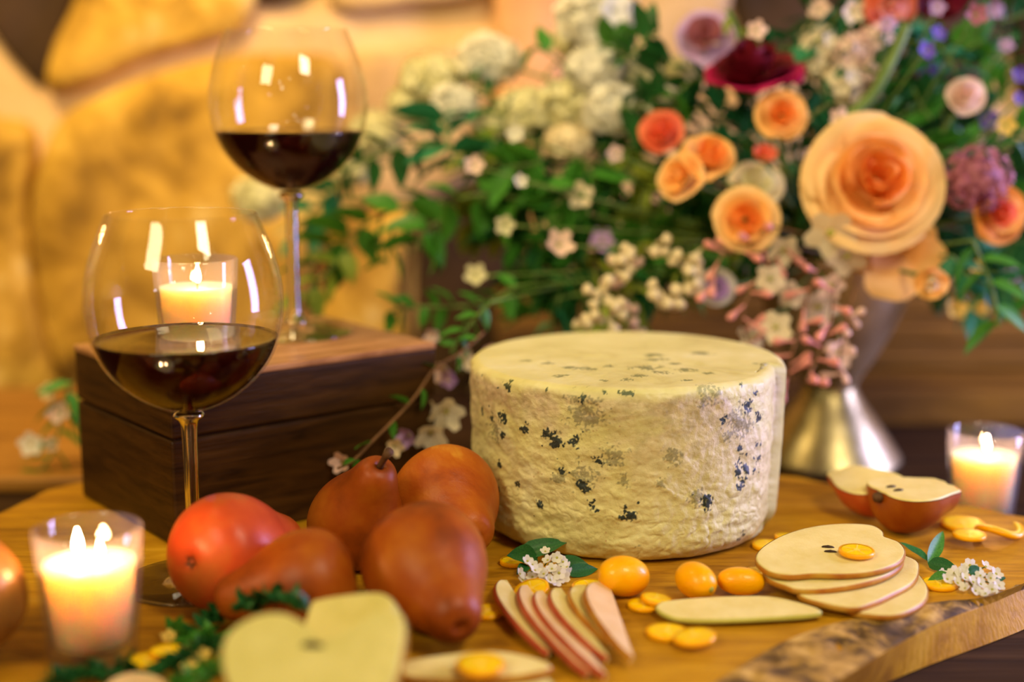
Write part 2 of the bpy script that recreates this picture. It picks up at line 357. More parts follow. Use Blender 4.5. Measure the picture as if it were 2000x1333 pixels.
# timber panel and beam along the foot of the wall, right of the wooden box
panel = thing('timber_panel', (0.30, WD - 0.045, TZ), 'dark brown timber planking against the stone wall behind the vase', 'panel')
zt = WP(1300, 545).z - TZ
for i in range(4):
    h0 = zt * i / 4 + 0.0015; h1 = zt * (i + 1) / 4 - 0.0015
    link('plank', mesh(*box(-0.315, 0.75, -0.012 + 0.002 * (i % 2), 0.012, h0, h1, 0.002), m_beam, False), panel)
beam = tag(link('timber_beam', mesh(*box(-0.28, 0.80, -0.05, 0.05, 0, 0.03, 0.004), m_beam, False), None, (0.36, WD - 0.13, TZ)),
           'low dark timber beam lying on the table at the foot of the planking', 'beam')
# table of dark planks
table = thing('wooden_table', (0, 0.8, TZ), 'dark brown plank table under the board, the box and the vase', 'table')
y = -0.42; i = 0
while y < 0.56:
    wdt = 0.13 + 0.02 * (i % 3)
    link('plank', mesh(*box(-1.2, 1.2, y, min(y + wdt, 0.568) - 0.003, -0.03, 0, 0.003), m_wood_table, False), table); y += wdt; i += 1

for sx in (-1.08, 1.08):
    for sy in (-0.30, 0.50): link('leg', mesh(*box(sx - .04, sx + .04, sy - .04, sy + .04, -.774, -.03, .004), m_wood_table, False), table)
link('floor', mesh(*box(-2.6, 2.6, -2.4, 1.5, -.85, -.80), m_wood_table, False), kind='structure')
slab_ = tag(link('added_lit_plank', mesh(*box(-.60, .12, -.16, .16, 0, .012, .004), MAT('candlelit_table_wood', [(0.16, 0.06, 0.010), (0.34, 0.15, 0.022), (0.44, 0.21, 0.04)], 9, 0.5, 0.0006, 40, (.5, 5, 1), dist=.6), False), None, (-.36, 1.17, TZ)), 'added orange-brown plank standing in for the candlelit table wood behind the left side of the box', 'plank')  # added; its orange colour paints in the candle's warmth on the table

# ------------------------------------------------------------ live-edge serving board
UP = [(2190, 1050), (2090, 1100), (2000, 1142), (1920, 1170), (1850, 1176), (1780, 1187), (1700, 1206), (1640, 1218), (1580, 1236), (1520, 1262), (1460, 1296), (1400, 1334), (1320, 1385), (1250, 1430)]
LO = [(2195, 1056), (2095, 1107), (2000, 1151), (1935, 1180), (1880, 1200), (1820, 1226), (1760, 1258), (1710, 1288), (1660, 1318), (1600, 1355), (1550, 1388), (1490, 1430), (1420, 1480), (1350, 1530)]
BO = [(2195, 1130), (2095, 1186), (2000, 1230), (1935, 1256), (1880, 1276), (1820, 1298), (1760, 1322), (1710, 1345), (1660, 1370), (1600, 1402), (1550, 1430), (1490, 1470), (1420, 1520), (1350, 1570)]
def sm(lst, h): return catmull([G(x, y, h) for x, y in lst], 5)
u_, l_, b_ = sm(UP, 0.0), sm(LO, -0.005), sm(BO, TZ + 0.0005)
back_px = [(2190, 1020), (2090, 1016), (1989, 1009), (1920, 994), (1850, 984), (1770, 968), (1700, 957), (1600, 942), (1530, 930), (1300, 918), (1100, 915), (960, 905)]
back = [G(x, y) for x, y in back_px] + [V((-0.07, 1.045, 0)), V((-0.145, 1.06, 0)), V((-0.22, 1.01, 0))] + [G(130, 948), G(60, 975), G(0, 1003), G(-120, 1050), G(-260, 1120)]
back = catmull(back, 4)
for q in back: q.y += 0.004 * nz(q.x * 30, q.y * 30, 1)
e = u_[-1]; front = [V((e.x - 0.03, e.y - 0.05, 0)), V((0, 0.47, 0)), V((-0.2, 0.46, 0)), V((-0.38, 0.48, 0)), V((-0.44, 0.60, 0))]
loop = u_ + front + list(reversed(back))
cb = V((0, 0.75, 0))
board = thing('serving_board', (0, 0.75, TZ), 'thick honey-coloured live-edge wooden board under the cheese, pears and slices', 'board')
vs, fs = [], []
n = len(loop); off = V((0, 0.75, TZ))
bl = b_ + [V((q.x, q.y, TZ + .0005)) for q in front] + [V((q.x, q.y, TZ + .0005)) for q in reversed(back)]
ml = l_ + [V((q.x, q.y, -.002)) for q in front] + [V((q.x, q.y, -.002)) for q in reversed(back)]
top = [q.copy() for q in loop]
vs = [q - off for q in top] + [q - off for q in ml] + [q - off for q in bl]
fs.append(tuple(range(n)))
for r in (0, 1):
    for k in range(n):
        k2 = (k + 1) % n; fs.append((r * n + k, (r + 1) * n + k, (r + 1) * n + k2, r * n + k2))
fs.append(tuple(2 * n + k for k in reversed(range(n))))
link('slab', mesh(vs, fs, m_board, False), board)
vs, fs = [], []
nb = len(u_); W_ = 14
for i in range(nb):
    for j in range(W_ + 1):
        t = j / W_; p = lerp(u_[i], l_[i], t)
        a = sin(pi * t) ** 0.6 * min(1, i / 8)
        p = p + V((0, 0, 0.0006 + a * (0.0028 * nz(p.x * 90, p.y * 90, 3) + 0.0022 * nz(p.x * 220, p.y * 220, 5) + 0.0012)))
        vs.append(p - off)
for i in range(nb - 1):
    for j in range(W_):
        a = i * (W_ + 1) + j; fs.append((a, a + 1, a + W_ + 2, a + W_ + 1))
link('bark', mesh(vs, fs, m_bark), board, label='rough mottled bark along the front edge')

# ------------------------------------------------------------ wooden box
BZ = 0.103
fc, lc, rc = G(330, 740, BZ), G(128, 675, BZ), G(850, 669, BZ)
ax = (rc - fc); ay = (lc - fc); LX, LY = ax.length, ay.length
ang = atan2(ax.y, ax.x)
bx = thing('wooden_box', (fc.x, fc.y, 0.0), 'dark brown wooden box with a hinged lid under the rear wine glass', 'box')
bx.rotation_euler = (0, 0, ang)
SEAM = 0.066
link('box_body', mesh(*box(0, LX, 0, LY, 0.0005, SEAM - 0.0008, 0.0022), m_box, False), bx)
link('lid', mesh(*box(0, LX, 0, LY, SEAM + 0.0008, BZ - 0.004, 0.0018), m_box, False), bx)
link('lid_top', mesh(*box(-0.0006, LX + 0.0006, -0.0006, LY + 0.0006, BZ - 0.0045, BZ, 0.0018), m_boxtop, False), bx, label='lighter smooth lid top')
link('seam_shade', mesh(*box(0.003, LX - 0.003, 0.003, LY - 0.003, SEAM - 0.003, SEAM + 0.003), m_seed, False), bx, label='dark filler standing for the shade in the gap between lid and body')  # dark block that paints in the shade between lid and body

# ------------------------------------------------------------ wine glasses
def wine_glass(loc, label):
    g = thing('wine_glass', loc, label, 'wine glass', 'wine glasses')
    outer = [(0.0035, .0965), (0.011, .098), (0.0195, .1015), (0.0285, .107), (0.038, .1155), (0.0455, .126), (0.0502, .138), (0.0523, .150), (0.0525, .158), (0.0515, .168), (0.0490, .179), (0.0455, .189), (0.0418, .198), (0.0396, .2032)]
    oc = [(p.x, p.z) for p in catmull([V((r, 0, z)) for r, z in outer], 4)]
    inner = []
    for i, (r, z) in enumerate(oc):
        a = oc[max(i - 1, 0)]; b = oc[min(i + 1, len(oc) - 1)]; d = V((b[0] - a[0], b[1] - a[1])).normalized()
        inner.append((max(r - d.y * 0.0011, 0.001), z + d.x * 0.0011))
    prof = oc + [((oc[-1][0] + inner[-1][0]) / 2, oc[-1][1] + .0005)] + list(reversed(inner))
    link('bowl', mesh(*lathe(prof, 96, (False, True)), m_glass), g)
    lvl = .1372
    wp = [(max(r - .0002, .0005), z + .0002) for r, z in inner if z < lvl]
    a = wp[-1]; rr = a[0] + .0008
    wp = [(0.0004, wp[0][1])] + wp + [(rr, lvl), (rr - .0012, lvl - .0006), (rr - .004, lvl - .0009), (rr * .5, lvl - .0009), (.0004, lvl - .0009)]
    wme = mesh(*lathe(wp, 96, (True, True)), m_wine); wme.materials.append(m_winetop)
    for pl in wme.polygons:
        if pl.center.z > lvl - .0012: pl.material_index = 1
    link('wine', wme, g, label='dark red wine filling the lower bowl')
    sp = [(.0003, .0972), (.006, .0968), (.0085, .0945), (.0055, .0915), (.0043, .087), (.0039, .070), (.0038, .045), (.0041, .025), (.0055, .014), (.010, .0078), (.020, .0045), (.032, .0026), (.0395, .0020), (.0402, .0012), (.0395, .0003), (.0003, .0003)]
    st = [(p.x, p.z) for p in catmull([V((r, 0, z)) for r, z in sp[:10]], 3)]
    link('stem', mesh(*lathe(st + [(.0003, st[-1][1])], 40), m_solid), g)
    ft = [(.0003, st[-1][1] - .0003)] + [(p.x, p.z - .0002) for p in catmull([V((r, 0, z)) for r, z in sp[9:15]], 3)] + [(.0003, .0003)]
    link('foot', mesh(*lathe(ft, 72), m_foot), g)
    return g
wine_glass((-0.1745, 0.749, 0.0), 'large balloon wine glass half full of red wine standing on the board before the box')
wine_glass((-0.1483, 0.957, BZ), 'balloon wine glass of red wine standing on top of the wooden box')

# ------------------------------------------------------------ votive candles
def candle(loc, label, flames, s=1.0, level=0.048):
    c = thing('votive_candle', loc, label, 'candle', 'lit votive candles')
    rt, rb, hh = 0.0258, 0.0208, 0.065
    def R(z): return lerp(rb, rt, z / hh)
    prof = [(rb - .0015, 0.0), (rb, .0012), (R(.02), .02), (R(.045), .045), (rt - .0004, hh - .001), (rt - .0008, hh - .0003), (rt - .0014, hh), (rt - .0020, hh - .0003), (rt - .0024, hh - .001), (R(.045) - .0022, .045), (R(.01) - .0022, .0085), (.0005, .0075)]
    link('glass_cup', mesh(*lathe(prof, 72, (True, True)), m_cup), c)
    wxp = [(.0003, .0085), (R(.01) - .004, .0085), (R(.012) - .0030, .011)] + [(R(z) - .0030, z) for z in (.02, .03, .04)] + [(R(level) - .0030, level), (R(level) - .0036, level + .0002), (R(level) - .006, level - .0012), (R(level) * .5, level - .0018), (.0003, level - .0018)]
    link('wax', mesh(*lathe(wxp, 64, (True, True)), m_wax), c, label='melted cream wax')
    for (fx, fy, fh) in flames:
        wk = link('wick', mesh(*tube([(fx, fy, level - .003), (fx, fy, level + .001), (fx + .0007, fy, level + .0042)], .0005, 6), m_wick), c)
        fp = [(.0002, 0), (.0016, .0012), (.0026, .0035), (.0029, .006), (.0024, .0095), (.0014, .0135), (.0005, .0168), (.0001, .0180)]
        k = fh / .018
        link('flame', mesh(*lathe([(r * min(1, k * 1.05), z * k) for r, z in fp], 16), m_flame), c, (fx + .0004, fy, level + .0022))
    return c
candle(P(170, 1030, .670) - V((0, 0, .065)), 'burning votive candle with two flames at the front left of the board', [(-.0065, .004, .0125), (.0055, -.001, .0085)])
bpy.context.view_layer.update()
c1 = [o for o in COL.objects if o.name == 'votive_candle'][0]; c1.location.z = 0.0003
candle((-0.1897, 0.8455, BZ + .0003), 'burning votive candle on the wooden box, seen through the front wine glass', [(.001, 0, .011)])
candle((0.322, 0.940, TZ + .0003), 'burning votive candle on the dark table at the right edge', [(.001, 0, .011)])

# ------------------------------------------------------------ cheese wheel
def cheese():
    import numpy as np
    cx, cy, R, Hc = 0.0712, 0.8655, 0.0972, 0.1045
    c = thing('cheese_wheel', (cx, cy, 0), 'tall round wheel of blue cheese with a rough mould-flecked rind, standing on the board', 'cheese')
    prof = []      # (r, z, side weight)
    NS = 150
    def rnd(r0, z0, r, a0, a1, n): return [(r0 + r * cos(lerp(a0, a1, i / n)), z0 + r * sin(lerp(a0, a1, i / n))) for i in range(n + 1)]
    rb_, rt_ = 0.016, 0.006
    prof += [(R * .5 - .02, .0004), (R - rb_ - .01, .0004)]
    prof += rnd(R - .003 - rb_, rb_ + .0004, rb_, -pi / 2, 0, 26)
    z0, z1 = rb_ + .0008, Hc - rt_ - .0004
    for i in range(1, NS): t = i / NS; prof.append((R - .003 * (1 - t) ** 1.5, lerp(z0, z1, t)))
    prof += rnd(R - rt_, Hc - rt_, rt_, 0, pi / 2, 12)
    NT = 56
    for i in range(1, NT): prof.append(((R - rt_) * (1 - i / NT), Hc))
    phis = [radians(lerp(-100, 100, i / 720)) for i in range(721)] + [radians(lerp(100, 260, i / 70)) for i in range(1, 70)]
    NP = len(phis)
    # spots measured on the rind: pixels of a crop, turned into places on the wheel
    side = [(147, 290, 10), (300, 325, 20), (255, 335, 8), (170, 450, 12), (172, 480, 8), (222, 500, 18), (275, 492, 20), (395, 553, 20), (275, 587, 14), (500, 575, 16), (530, 600, 16), (548, 620, 28), (590, 635, 12), (650, 620, 20), (770, 725, 22), (250, 740, 13), (240, 865, 13), (340, 852, 14), (580, 780, 14), (690, 855, 20), (458, 947, 16), (740, 953, 18), (925, 1003, 22), (980, 946, 8), (418, 1022, 12), (1330, 940, 24), (1560, 932, 14), (690, 390, 14), (683, 415, 9), (805, 367, 12), (905, 360, 20), (935, 365, 12), (1520, 318, 14), (1535, 430, 22), (1555, 450, 14), (1580, 375, 12), (1415, 505, 14), (1600, 500, 18), (1585, 470, 10), (1500, 650, 16), (1505, 720, 20), (1540, 760, 20), (1500, 780, 16), (1600, 640, 16), (1605, 720, 14), (1520, 830, 16), (1505, 860, 12), (1580, 770, 10), (980, 1178, 12), (1045, 1218, 13), (1285, 1210, 8), (1385, 1215, 13), (1455, 1175, 15), (1540, 1130, 24), (1550, 1190, 12), (1080, 1275, 14), (500, 350, 7), (565, 1290, 8), (205, 430, 7), (270, 385, 6), (325, 370, 6)]
    faint = [(900, 830, 26), (1090, 840, 16), (850, 700, 40), (700, 470, 60), (1350, 380, 40), (230, 560, 40), (690, 800, 50), (1500, 520, 60), (1150, 700, 30), (1280, 910, 40), (580, 800, 30)]
    tops = [(1060, 170, 34), (1300, 160, 34), (1340, 168, 20), (1020, 237, 44), (1100, 262, 26), (1230, 250, 28), (720, 240, 30), (830, 228, 18), (500, 213, 24), (400, 200, 20), (630, 238, 25), (570, 280, 22), (920, 300, 18), (980, 280, 24), (1220, 300, 18), (1340, 265, 18), (1160, 215, 22), (1070, 195, 30), (1590, 215, 10), (1640, 215, 10), (800, 305, 14)]
    C = CP
    def hit(zx, zy):
        px, py = 880 + zx / 2.666, 630 + zy / 2.666
        d = ray(px, py); ox, oy = C.x - cx, C.y - cy; rr = R - .001
        A = d.x ** 2 + d.y ** 2; B = 2 * (ox * d.x + oy * d.y); Q = ox * ox + oy * oy - rr * rr
        D = B * B - 4 * A * Q; D = max(D, 0); t = (-B - sqrt(D)) / (2 * A); return C + d * t
    sp = []
    for zx, zy, s in side: sp.append((hit(zx, zy), s / 2.666 / 3250 * 1.1, 1.0))
    r9 = random.Random(4)
    for zx, zy, s in side:
        for _ in range(2 + int(s / 7)): sp.append((hit(zx + r9.gauss(0, s * 1.3), zy + r9.gauss(0, s * 1.6)), r9.uniform(2, 5) / 2.666 / 3250, 1.0))
    for zx, zy, s in faint: sp.append((hit(zx, zy), s / 2.666 / 3250, 0.42))
    for zx, zy, s in tops: sp.append((G(880 + zx / 2.666, 630 + zy / 2.666, Hc), s / 2.666 / 3100 * 1.0, 0.62))
    verts, cols = [], []
    N = noise.noise; F = noise.fractal
    for (r, z) in prof:
        topw = 1.0 if z > Hc - .0005 else 0.0
        for ph in phis:
            deg = ph * 57.29578
            rr = r; smooth = 0.0
            if deg > 0 and r > R * .9:
                rr = r - .0058 * max(0, min(1, (deg - 50) / 22)) * (1 if deg < 76 else 0)
                if deg >= 76: smooth = 1.0
            elif deg > 76: smooth = 1.0
            x, yv = rr * sin(ph), -rr * cos(ph)
            dens = 1.0
            if -100 < deg < 100:
                n1 = N((x * 75, yv * 75, z * 110)); n2 = N((x * 190, yv * 190, z * 250)); n3 = N((x * 420 + 3, yv * 420, z * 480))
                lump = abs(N((x * 120 + 9, yv * 120, z * 165)))
                lowz = max(0, 1 - z / .07)
                dsp = .0011 * n1 + (.00045 + .0004 * lowz) * n2 + .00022 * n3 - .0007 * (1 - min(1, lump * 7)) * (.12 + .8 * lowz) * max(0, min(1, n1 * 3 + .7))
                if topw or z > Hc - .003: dsp = .0004 * n1 + .0002 * n2
                if smooth: dsp = .0003 * n1
            else: dsp = 0; n1 = n2 = n3 = 0
            if topw: verts.append((x, yv, z + dsp))
            elif z > Hc - .006: verts.append((x + sin(ph) * dsp, yv - cos(ph) * dsp, z + dsp * .5))
            else: verts.append((x + sin(ph) * dsp, yv - cos(ph) * dsp, max(z, .0004)))
            cols.append((n1, n2, smooth, N((x * 700, yv * 700, z * 700)) if abs(deg) < 100 else 0))
    P_ = np.array(verts, dtype=np.float32) + np.array([cx, cy, 0], dtype=np.float32)
    CN = np.array(cols, dtype=np.float32)
    jit = CN[:, 1] * 0.9 + CN[:, 3] * 1.0 + CN[:, 0] * 0.2
    mold = np.zeros(len(P_), dtype=np.float32)
    for p, rad, wgt in sp:
        d = P_ - np.array(p, dtype=np.float32); d[:, 0] *= 0.95
        if p.z > Hc - .001: d[:, 1] *= 0.95; d[:, 0] *= .85
        q = np.sqrt((d ** 2).sum(1)) / rad
        val = np.clip((1.30 - q + jit * (1.3 if wgt > .5 else 1.6)) * 2.0, 0, 1) * wgt
        val[q > 2.2] = 0
        mold = np.maximum(mold, val)
    fs = []
    n = len(prof)
    for i in range(n - 1):
        for k in range(NP):
            k2 = (k + 1) % NP; fs.append((i * NP + k, i * NP + k2, (i + 1) * NP + k2, (i + 1) * NP + k))
    fs.append(tuple((n - 1) * NP + k for k in range(NP))); fs.append(tuple(reversed(range(NP))))
    m, t, out = new_mat('blue_cheese_rind'); b = t.nodes.new('ShaderNodeBsdfPrincipled'); t.links.new(b.outputs[0], out.inputs[0])
    co = texco(t)
    base = ramp(t, noise_node(t, co, 26, 5, 0.6, .4), [(0.30, (0.52, 0.45, 0.17)), (0.45, (0.64, 0.58, 0.24)), (0.6, (0.70, 0.64, 0.30)), (0.75, (0.76, 0.72, 0.42))])
    sepz = t.nodes.new('ShaderNodeSeparateXYZ'); t.links.new(co, sepz.inputs[0])
    # greyish bloom high on the side
    patch = noise_node(t, texco(t, (1, 1, 1.2)), 13, 4, 0.65, 0.6)
    pz = maths(t, 'MULTIPLY', maths(t, 'SUBTRACT', sepz.outputs[2], 0.022), 14.0, True)
    att = t.nodes.new('ShaderNodeAttribute'); att.attribute_name = 'rind'; sa = t.nodes.new('ShaderNodeSeparateColor'); t.links.new(att.outputs['Color'], sa.inputs[0])
    pf = maths(t, 'MULTIPLY', ramp(t, patch, [(0.40, (0, 0, 0)), (0.54, (1, 1, 1))]), pz)
    pf = maths(t, 'MULTIPLY', pf, sa.outputs[1])
    c2 = mixc(t, maths(t, 'MULTIPLY', pf, 0.9), base, ramp(t, noise_node(t, co, 160, 4), [(0.3, (0.36, 0.27, 0.15)), (0.6, (0.62, 0.49, 0.32))]))
    # fine specks
    vo = t.nodes.new('ShaderNodeTexVoronoi'); vo.inputs['Scale'].default_value = 330; t.links.new(co, vo.inputs['Vector'])
    spk = maths(t, 'MULTIPLY', ramp(t, vo.outputs['Distance'], [(0.10, (1, 1, 1)), (0.24, (0, 0, 0))]), ramp(t, noise_node(t, co, 45, 3), [(0.52, (0, 0, 0)), (0.66, (1, 1, 1))]))
    spk = maths(t, 'MULTIPLY', spk, sa.outputs[1])
    c3 = mixc(t, maths(t, 'MULTIPLY', spk, 0.6), c2, (0.36, 0.16, 0.05))
    mf = sa.outputs[0]
    mf2 = maths(t, 'MULTIPLY', mf, maths(t, 'ADD', ramp(t, noise_node(t, co, 500, 3), [(0.30, (0.5, 0.5, 0.5)), (0.5, (1, 1, 1))]), 0.25), True)
    c4 = mixc(t, mf2, c3, mixc(t, sa.outputs[1], (0.10, 0.125, 0.050), (0.018, 0.030, 0.026)))
    t.links.new(c4, b.inputs['Base Color']); b.inputs['Roughness'].default_value = 0.5
    b.inputs['Subsurface Weight'].default_value = 0.15; b.inputs['Subsurface Radius'].default_value = (1, .7, .3); b.inputs['Subsurface Scale'].default_value = .003
    bn = t.nodes.new('ShaderNodeBump'); bn.inputs['Distance'].default_value = 0.0007; bn.inputs['Strength'].default_value = 0.7
    t.links.new(maths(t, 'MULTIPLY', noise_node(t, co, 420, 5, .65), sa.outputs[1]), bn.inputs['Height']); t.links.new(bn.outputs[0], b.inputs['Normal'])
    me = mesh(verts, fs, m)
    a = me.color_attributes.new('rind', 'FLOAT_COLOR', 'POINT')
    arr = np.ones((len(verts), 4), dtype=np.float32); arr[:, 0] = mold
    zz = P_[:, 2]; arr[:, 1] = np.clip((Hc - .002 - zz) / .006, 0, 1) * (1 - CN[:, 2]) ; arr[:, 2] = 0; arr[:, 3] = 1
    a.data.foreach_set('color', arr.ravel())
    link('rind', me, c)
cheese()

# ------------------------------------------------------------ pears
PROF = [(0, .0), (.012, .06), (.004, .12), (.000, .22), (.008, .36), (.035, .55), (.08, .73), (.15, .89), (.24, .975), (.32, 1.0), (.40, .985), (.49, .93), (.58, .83), (.67, .70), (.76, .58), (.84, .50), (.91, .43), (.96, .345), (.985, .24), (.992, .14), (.975, .07), (.965, .0)]
PC = catmull([V((r, 0, t)) for t, r in PROF], 3)
def pear(c, axis, R, L, m, label, stem=True, seg=64, group='whole pears', lob=0.03, sd=0.0):
    q = to_quat(axis, sd)
    o = thing('pear', c, label, 'pear', group, q)
    def fn(p, a): 
        k = 1 + lob * sin(3 * a + 1 + sd) * .5 + lob * .6 * nz(p.x * 25 + sd, p.y * 25, p.z * 25)
        return V((p.x * k, p.y * k, p.z))
    prof = [(max(p.x, .0) * R, (p.z - .32) * L) for p in PC]; prof[0] = (.0002, prof[0][1]); prof[-1] = (.0002, prof[-1][1])
    link('skin', mesh(*lathe(prof, seg, fn=fn), m), o)
    cal = []
    for k in range(5):
        a = 2 * pi * k / 5; d = V((cos(a), sin(a), 0)); s = V((-sin(a), cos(a), 0)); b0 = V((0, 0, -.31 * L))
        cal.append(([b0 + d * .0012 - s * .0014, b0 + d * .0012 + s * .0014, b0 + d * .0042 + V((0, 0, -.0016))], [(0, 1, 2)]))
    link('calyx', mesh(*merge(cal), m_stemwood, False), o)
    if stem:
        z = .64 * L; r = .0021
        pts = [(0, 0, z - .002), (.0004, 0, z + .004), (.001, .0005, z + .010), (.0026, .001, z + .017)]
        link('stem', mesh(*tube(pts, [r, r * .85, r * .9, r * 1.35], 10), m_stemwood), o)
    return o
def aim(a, b): return (V(b) - V(a)).normalized()
f1 = G(828, 1100, .0324); n1 = G(905, 1238, .016)
pear(f1, aim(f1, n1), .0318, .082, m_skin_brn, 'orange-brown pear lying with its neck towards the viewer, beside the fanned slices', False, sd=1.0)
f2 = G(440, 1082, .031); n2 = G(585, 1046, .024)
pear(f2, aim(f2, n2), .0308, .080, m_skin_red, 'bright red pear lying at the left of the pile', False, sd=2.0)
f3 = G(606, 1136, .0262); n3 = G(425, 1175, .0175)
pear(f3, aim(f3, n3), .0262, .070, m_skin_brn, 'russet pear lying in front of the bright red pear', False, sd=3.0)
f4 = G(694, 1022, .0268); n4 = G(741, 915, .065)
pear(f4, aim(f4, n4), .0268, .074, m_skin_brn, 'brown pear with a woody stem leaning in the middle of the pile', True, sd=4.0)
f5 = G(867, 974, .0330); n5 = G(952, 1082, .018)
pear(f5, aim(f5, n5), .0325, .070, m_skin_spk, 'large speckled pear resting against the cheese at the back of the pile', False, sd=5.0)
f6 = G(-78, 1178, .031)
pear(f6, V((-.25, .1, .95)).normalized(), .0300, .078, m_skin_olv, 'olive-brown pear cut off by the left edge of the picture', True, sd=6.0)

# ------------------------------------------------------------ cut fruit
def slice_at(outline, p0, n, th, label, flesh=m_flesh, skin=m_skin_cut, name='pear_slice', cat='fruit slice', group='fruit slices on the board', skin_rng=None, seeds=(), sub=5):
    n = V(n).normalized()
    pts = catmull([ONP(x, y, p0, n) for x, y in outline], sub, True)
    c = sum(pts, V()) / len(pts); o = thing(name, c, label, cat, group)
    N = len(pts); rel = [p - c for p in pts]
    area2 = sum((rel[i].cross(rel[(i + 1) % N])).dot(n) for i in range(N))
    if area2 < 0: rel.reverse()
    dn = n * -th
    prof = [(0.95, 0.0), (0.985, 0.04), (1.0, 0.2), (1.0, 0.8), (0.985, .97), (.95, 1.0)]
    vs = []; 
    for s, d in prof: vs += [r * s + dn * d for r in rel]
    fs = [tuple(range(N)), tuple(reversed([5 * N + k for k in range(N)]))]
    for r in range(5):
        for k in range(N):
            k2 = (k + 1) % N; fs.append((r * N + k, (r + 1) * N + k, (r + 1) * N + k2, r * N + k2))
    link('flesh', mesh(vs, fs, flesh, False), o)
    rng = list(range(N)) + [0] if skin_rng is None else [int(k * sub) % N for k in ()] or list(range(int(skin_rng[0] * sub), int(skin_rng[1] * sub) + 1))
    if area2 < 0 and skin_rng is not None: rng = [(N - 1 - k) % N for k in rng]
    vs, fs = [], []
    for k in rng:
        r = rel[k % N]; d = r.normalized()
        vs += [r * 1.0 + d * .0001 + dn * .10, r + d * .0006 + dn * .25, r + d * .0006 + dn * .85, r + dn * 1.0]
    for i in range(len(rng) - 1):
        for j in range(3): fs.append((i * 4 + j, i * 4 + j + 1, i * 4 + j + 5, i * 4 + j + 4))
    link('skin', mesh(vs, fs, skin), o)
    for (sx, sy) in seeds:
        q = ONP(sx, sy, p0, n) - c + n * .0002
        e = [(r * .0035, z) for r, z in ((.05, -.0035), (.2, -.0028), (.32, 0), (.2, .0025), (.03, .0036))]
        link('seed', mesh(*lathe(e, 10), m_seed), o, q, V((1, -.15, 0)).to_track_quat('Z', 'Y'), (1, 1, 1))
    return o
UPV = V((0, 0, 1))
st = 'pear slices stacked right of the cheese'
slice_at([(1650, 1185), (1690, 1198), (1750, 1200), (1795, 1181), (1811, 1160), (1805, 1135), (1775, 1112), (1690, 1110), (1622, 1150)], V((0, 0, .0042)), (0, 0, 1), .0034, 'bottom pear slice of the stack right of the cheese', group=st)
slice_at([(1558, 1150), (1566, 1164), (1605, 1176), (1665, 1186), (1705, 1176), (1740, 1160), (1782, 1137), (1794, 1112), (1782, 1090), (1700, 1072), (1610, 1092), (1570, 1125)], V((.19, .74, .0082)), (.02, -.02, 1), .0034, 'second pear slice from the bottom of the stack, with a wavy red edge', group=st)
slice_at([(1492, 1105), (1500, 1128), (1535, 1143), (1560, 1150), (1620, 1148), (1690, 1136), (1740, 1118), (1764, 1094), (1748, 1062), (1650, 1040), (1550, 1052), (1508, 1078)], V((.19, .74, .0124)), (-.01, -.02, 1), .0034, 'third pear slice of the stack, right under the top one', group=st)
slice_at([(1477, 1092), (1488, 1070), (1528, 1046), (1580, 1030), (1640, 1023), (1698, 1025), (1722, 1036), (1726, 1047), (1738, 1052), (1757, 1060), (1767, 1076), (1758, 1094), (1730, 1108), (1690, 1117), (1640, 1120), (1590, 1119), (1540, 1122), (1500, 1114)], V((.19, .74, .0166)), (0, -.03, 1), .0034, 'top pear slice of the stack, carrying a kumquat slice', group=st, seeds=[(1617, 1070), (1622, 1079)])
slice_at([(1283, 1182), (1310, 1173), (1400, 1166), (1500, 1165), (1560, 1177), (1602, 1191), (1585, 1199), (1500, 1205), (1400, 1209), (1330, 1207), (1296, 1197)], V((.1, .69, .0056)), (0, -.06, 1), .0028, 'long thin pear slice lying in front of the whole kumquats', flesh=m_flesh, skin=m_skin_grn)
slice_at([(780, 1302), (800, 1290), (870, 1279), (960, 1272), (1030, 1282), (1076, 1300), (1040, 1313), (960, 1322), (860, 1324), (800, 1320)], V((0, .64, .0100)), (0, -.05, 1), .0040, 'pear slice with a kumquat slice on it at the bottom centre')
slice_at([(800, 1345), (860, 1322), (960, 1316), (1050, 1318), (1078, 1335), (1040, 1352), (900, 1366)], V((0, .64, .0030)), (0, 0, 1), .0024, 'pear slice half hidden at the bottom edge, under the one with kumquat', skin=m_skin_grn)
slice_at([(205, 1345), (225, 1322), (265, 1313), (310, 1322), (330, 1345), (300, 1372), (235, 1372)], V((-.18, .61, .0080)), (0, -.05, 1), .0040, 'rosy slice cut off by the bottom edge below the left candle', flesh=m_flesh_pk, skin=m_skin_rosy)
# big pale halves at the front
hp = 'pale halves in front of the pears'
slice_at([(606, 1182), (625, 1170), (690, 1160), (742, 1158), (764, 1172), (768, 1196), (740, 1260), (690, 1330), (600, 1330), (590, 1250)], P(680, 1200, .640), (-.25, -.62, .74), .010, 'pale green pear slice leaning behind the large cut half', flesh=m_flesh_gr, skin=m_skin_grn, group=hp)
slice_at([(432, 1290), (436, 1252), (460, 1222), (505, 1200), (555, 1198), (600, 1222), (625, 1252), (660, 1240), (710, 1212), (750, 1192), (782, 1196), (793, 1225), (788, 1268), (772, 1330), (740, 1375), (660, 1400), (560, 1405), (480, 1380), (444, 1335)], P(610, 1265, .590), (.05, -.70, .72), .014, 'large pale cut pear half at the bottom, with a dark core', flesh=m_flesh_gr, skin=m_skin_gold, group=hp, seeds=[(610, 1258), (618, 1262), (603, 1262)])
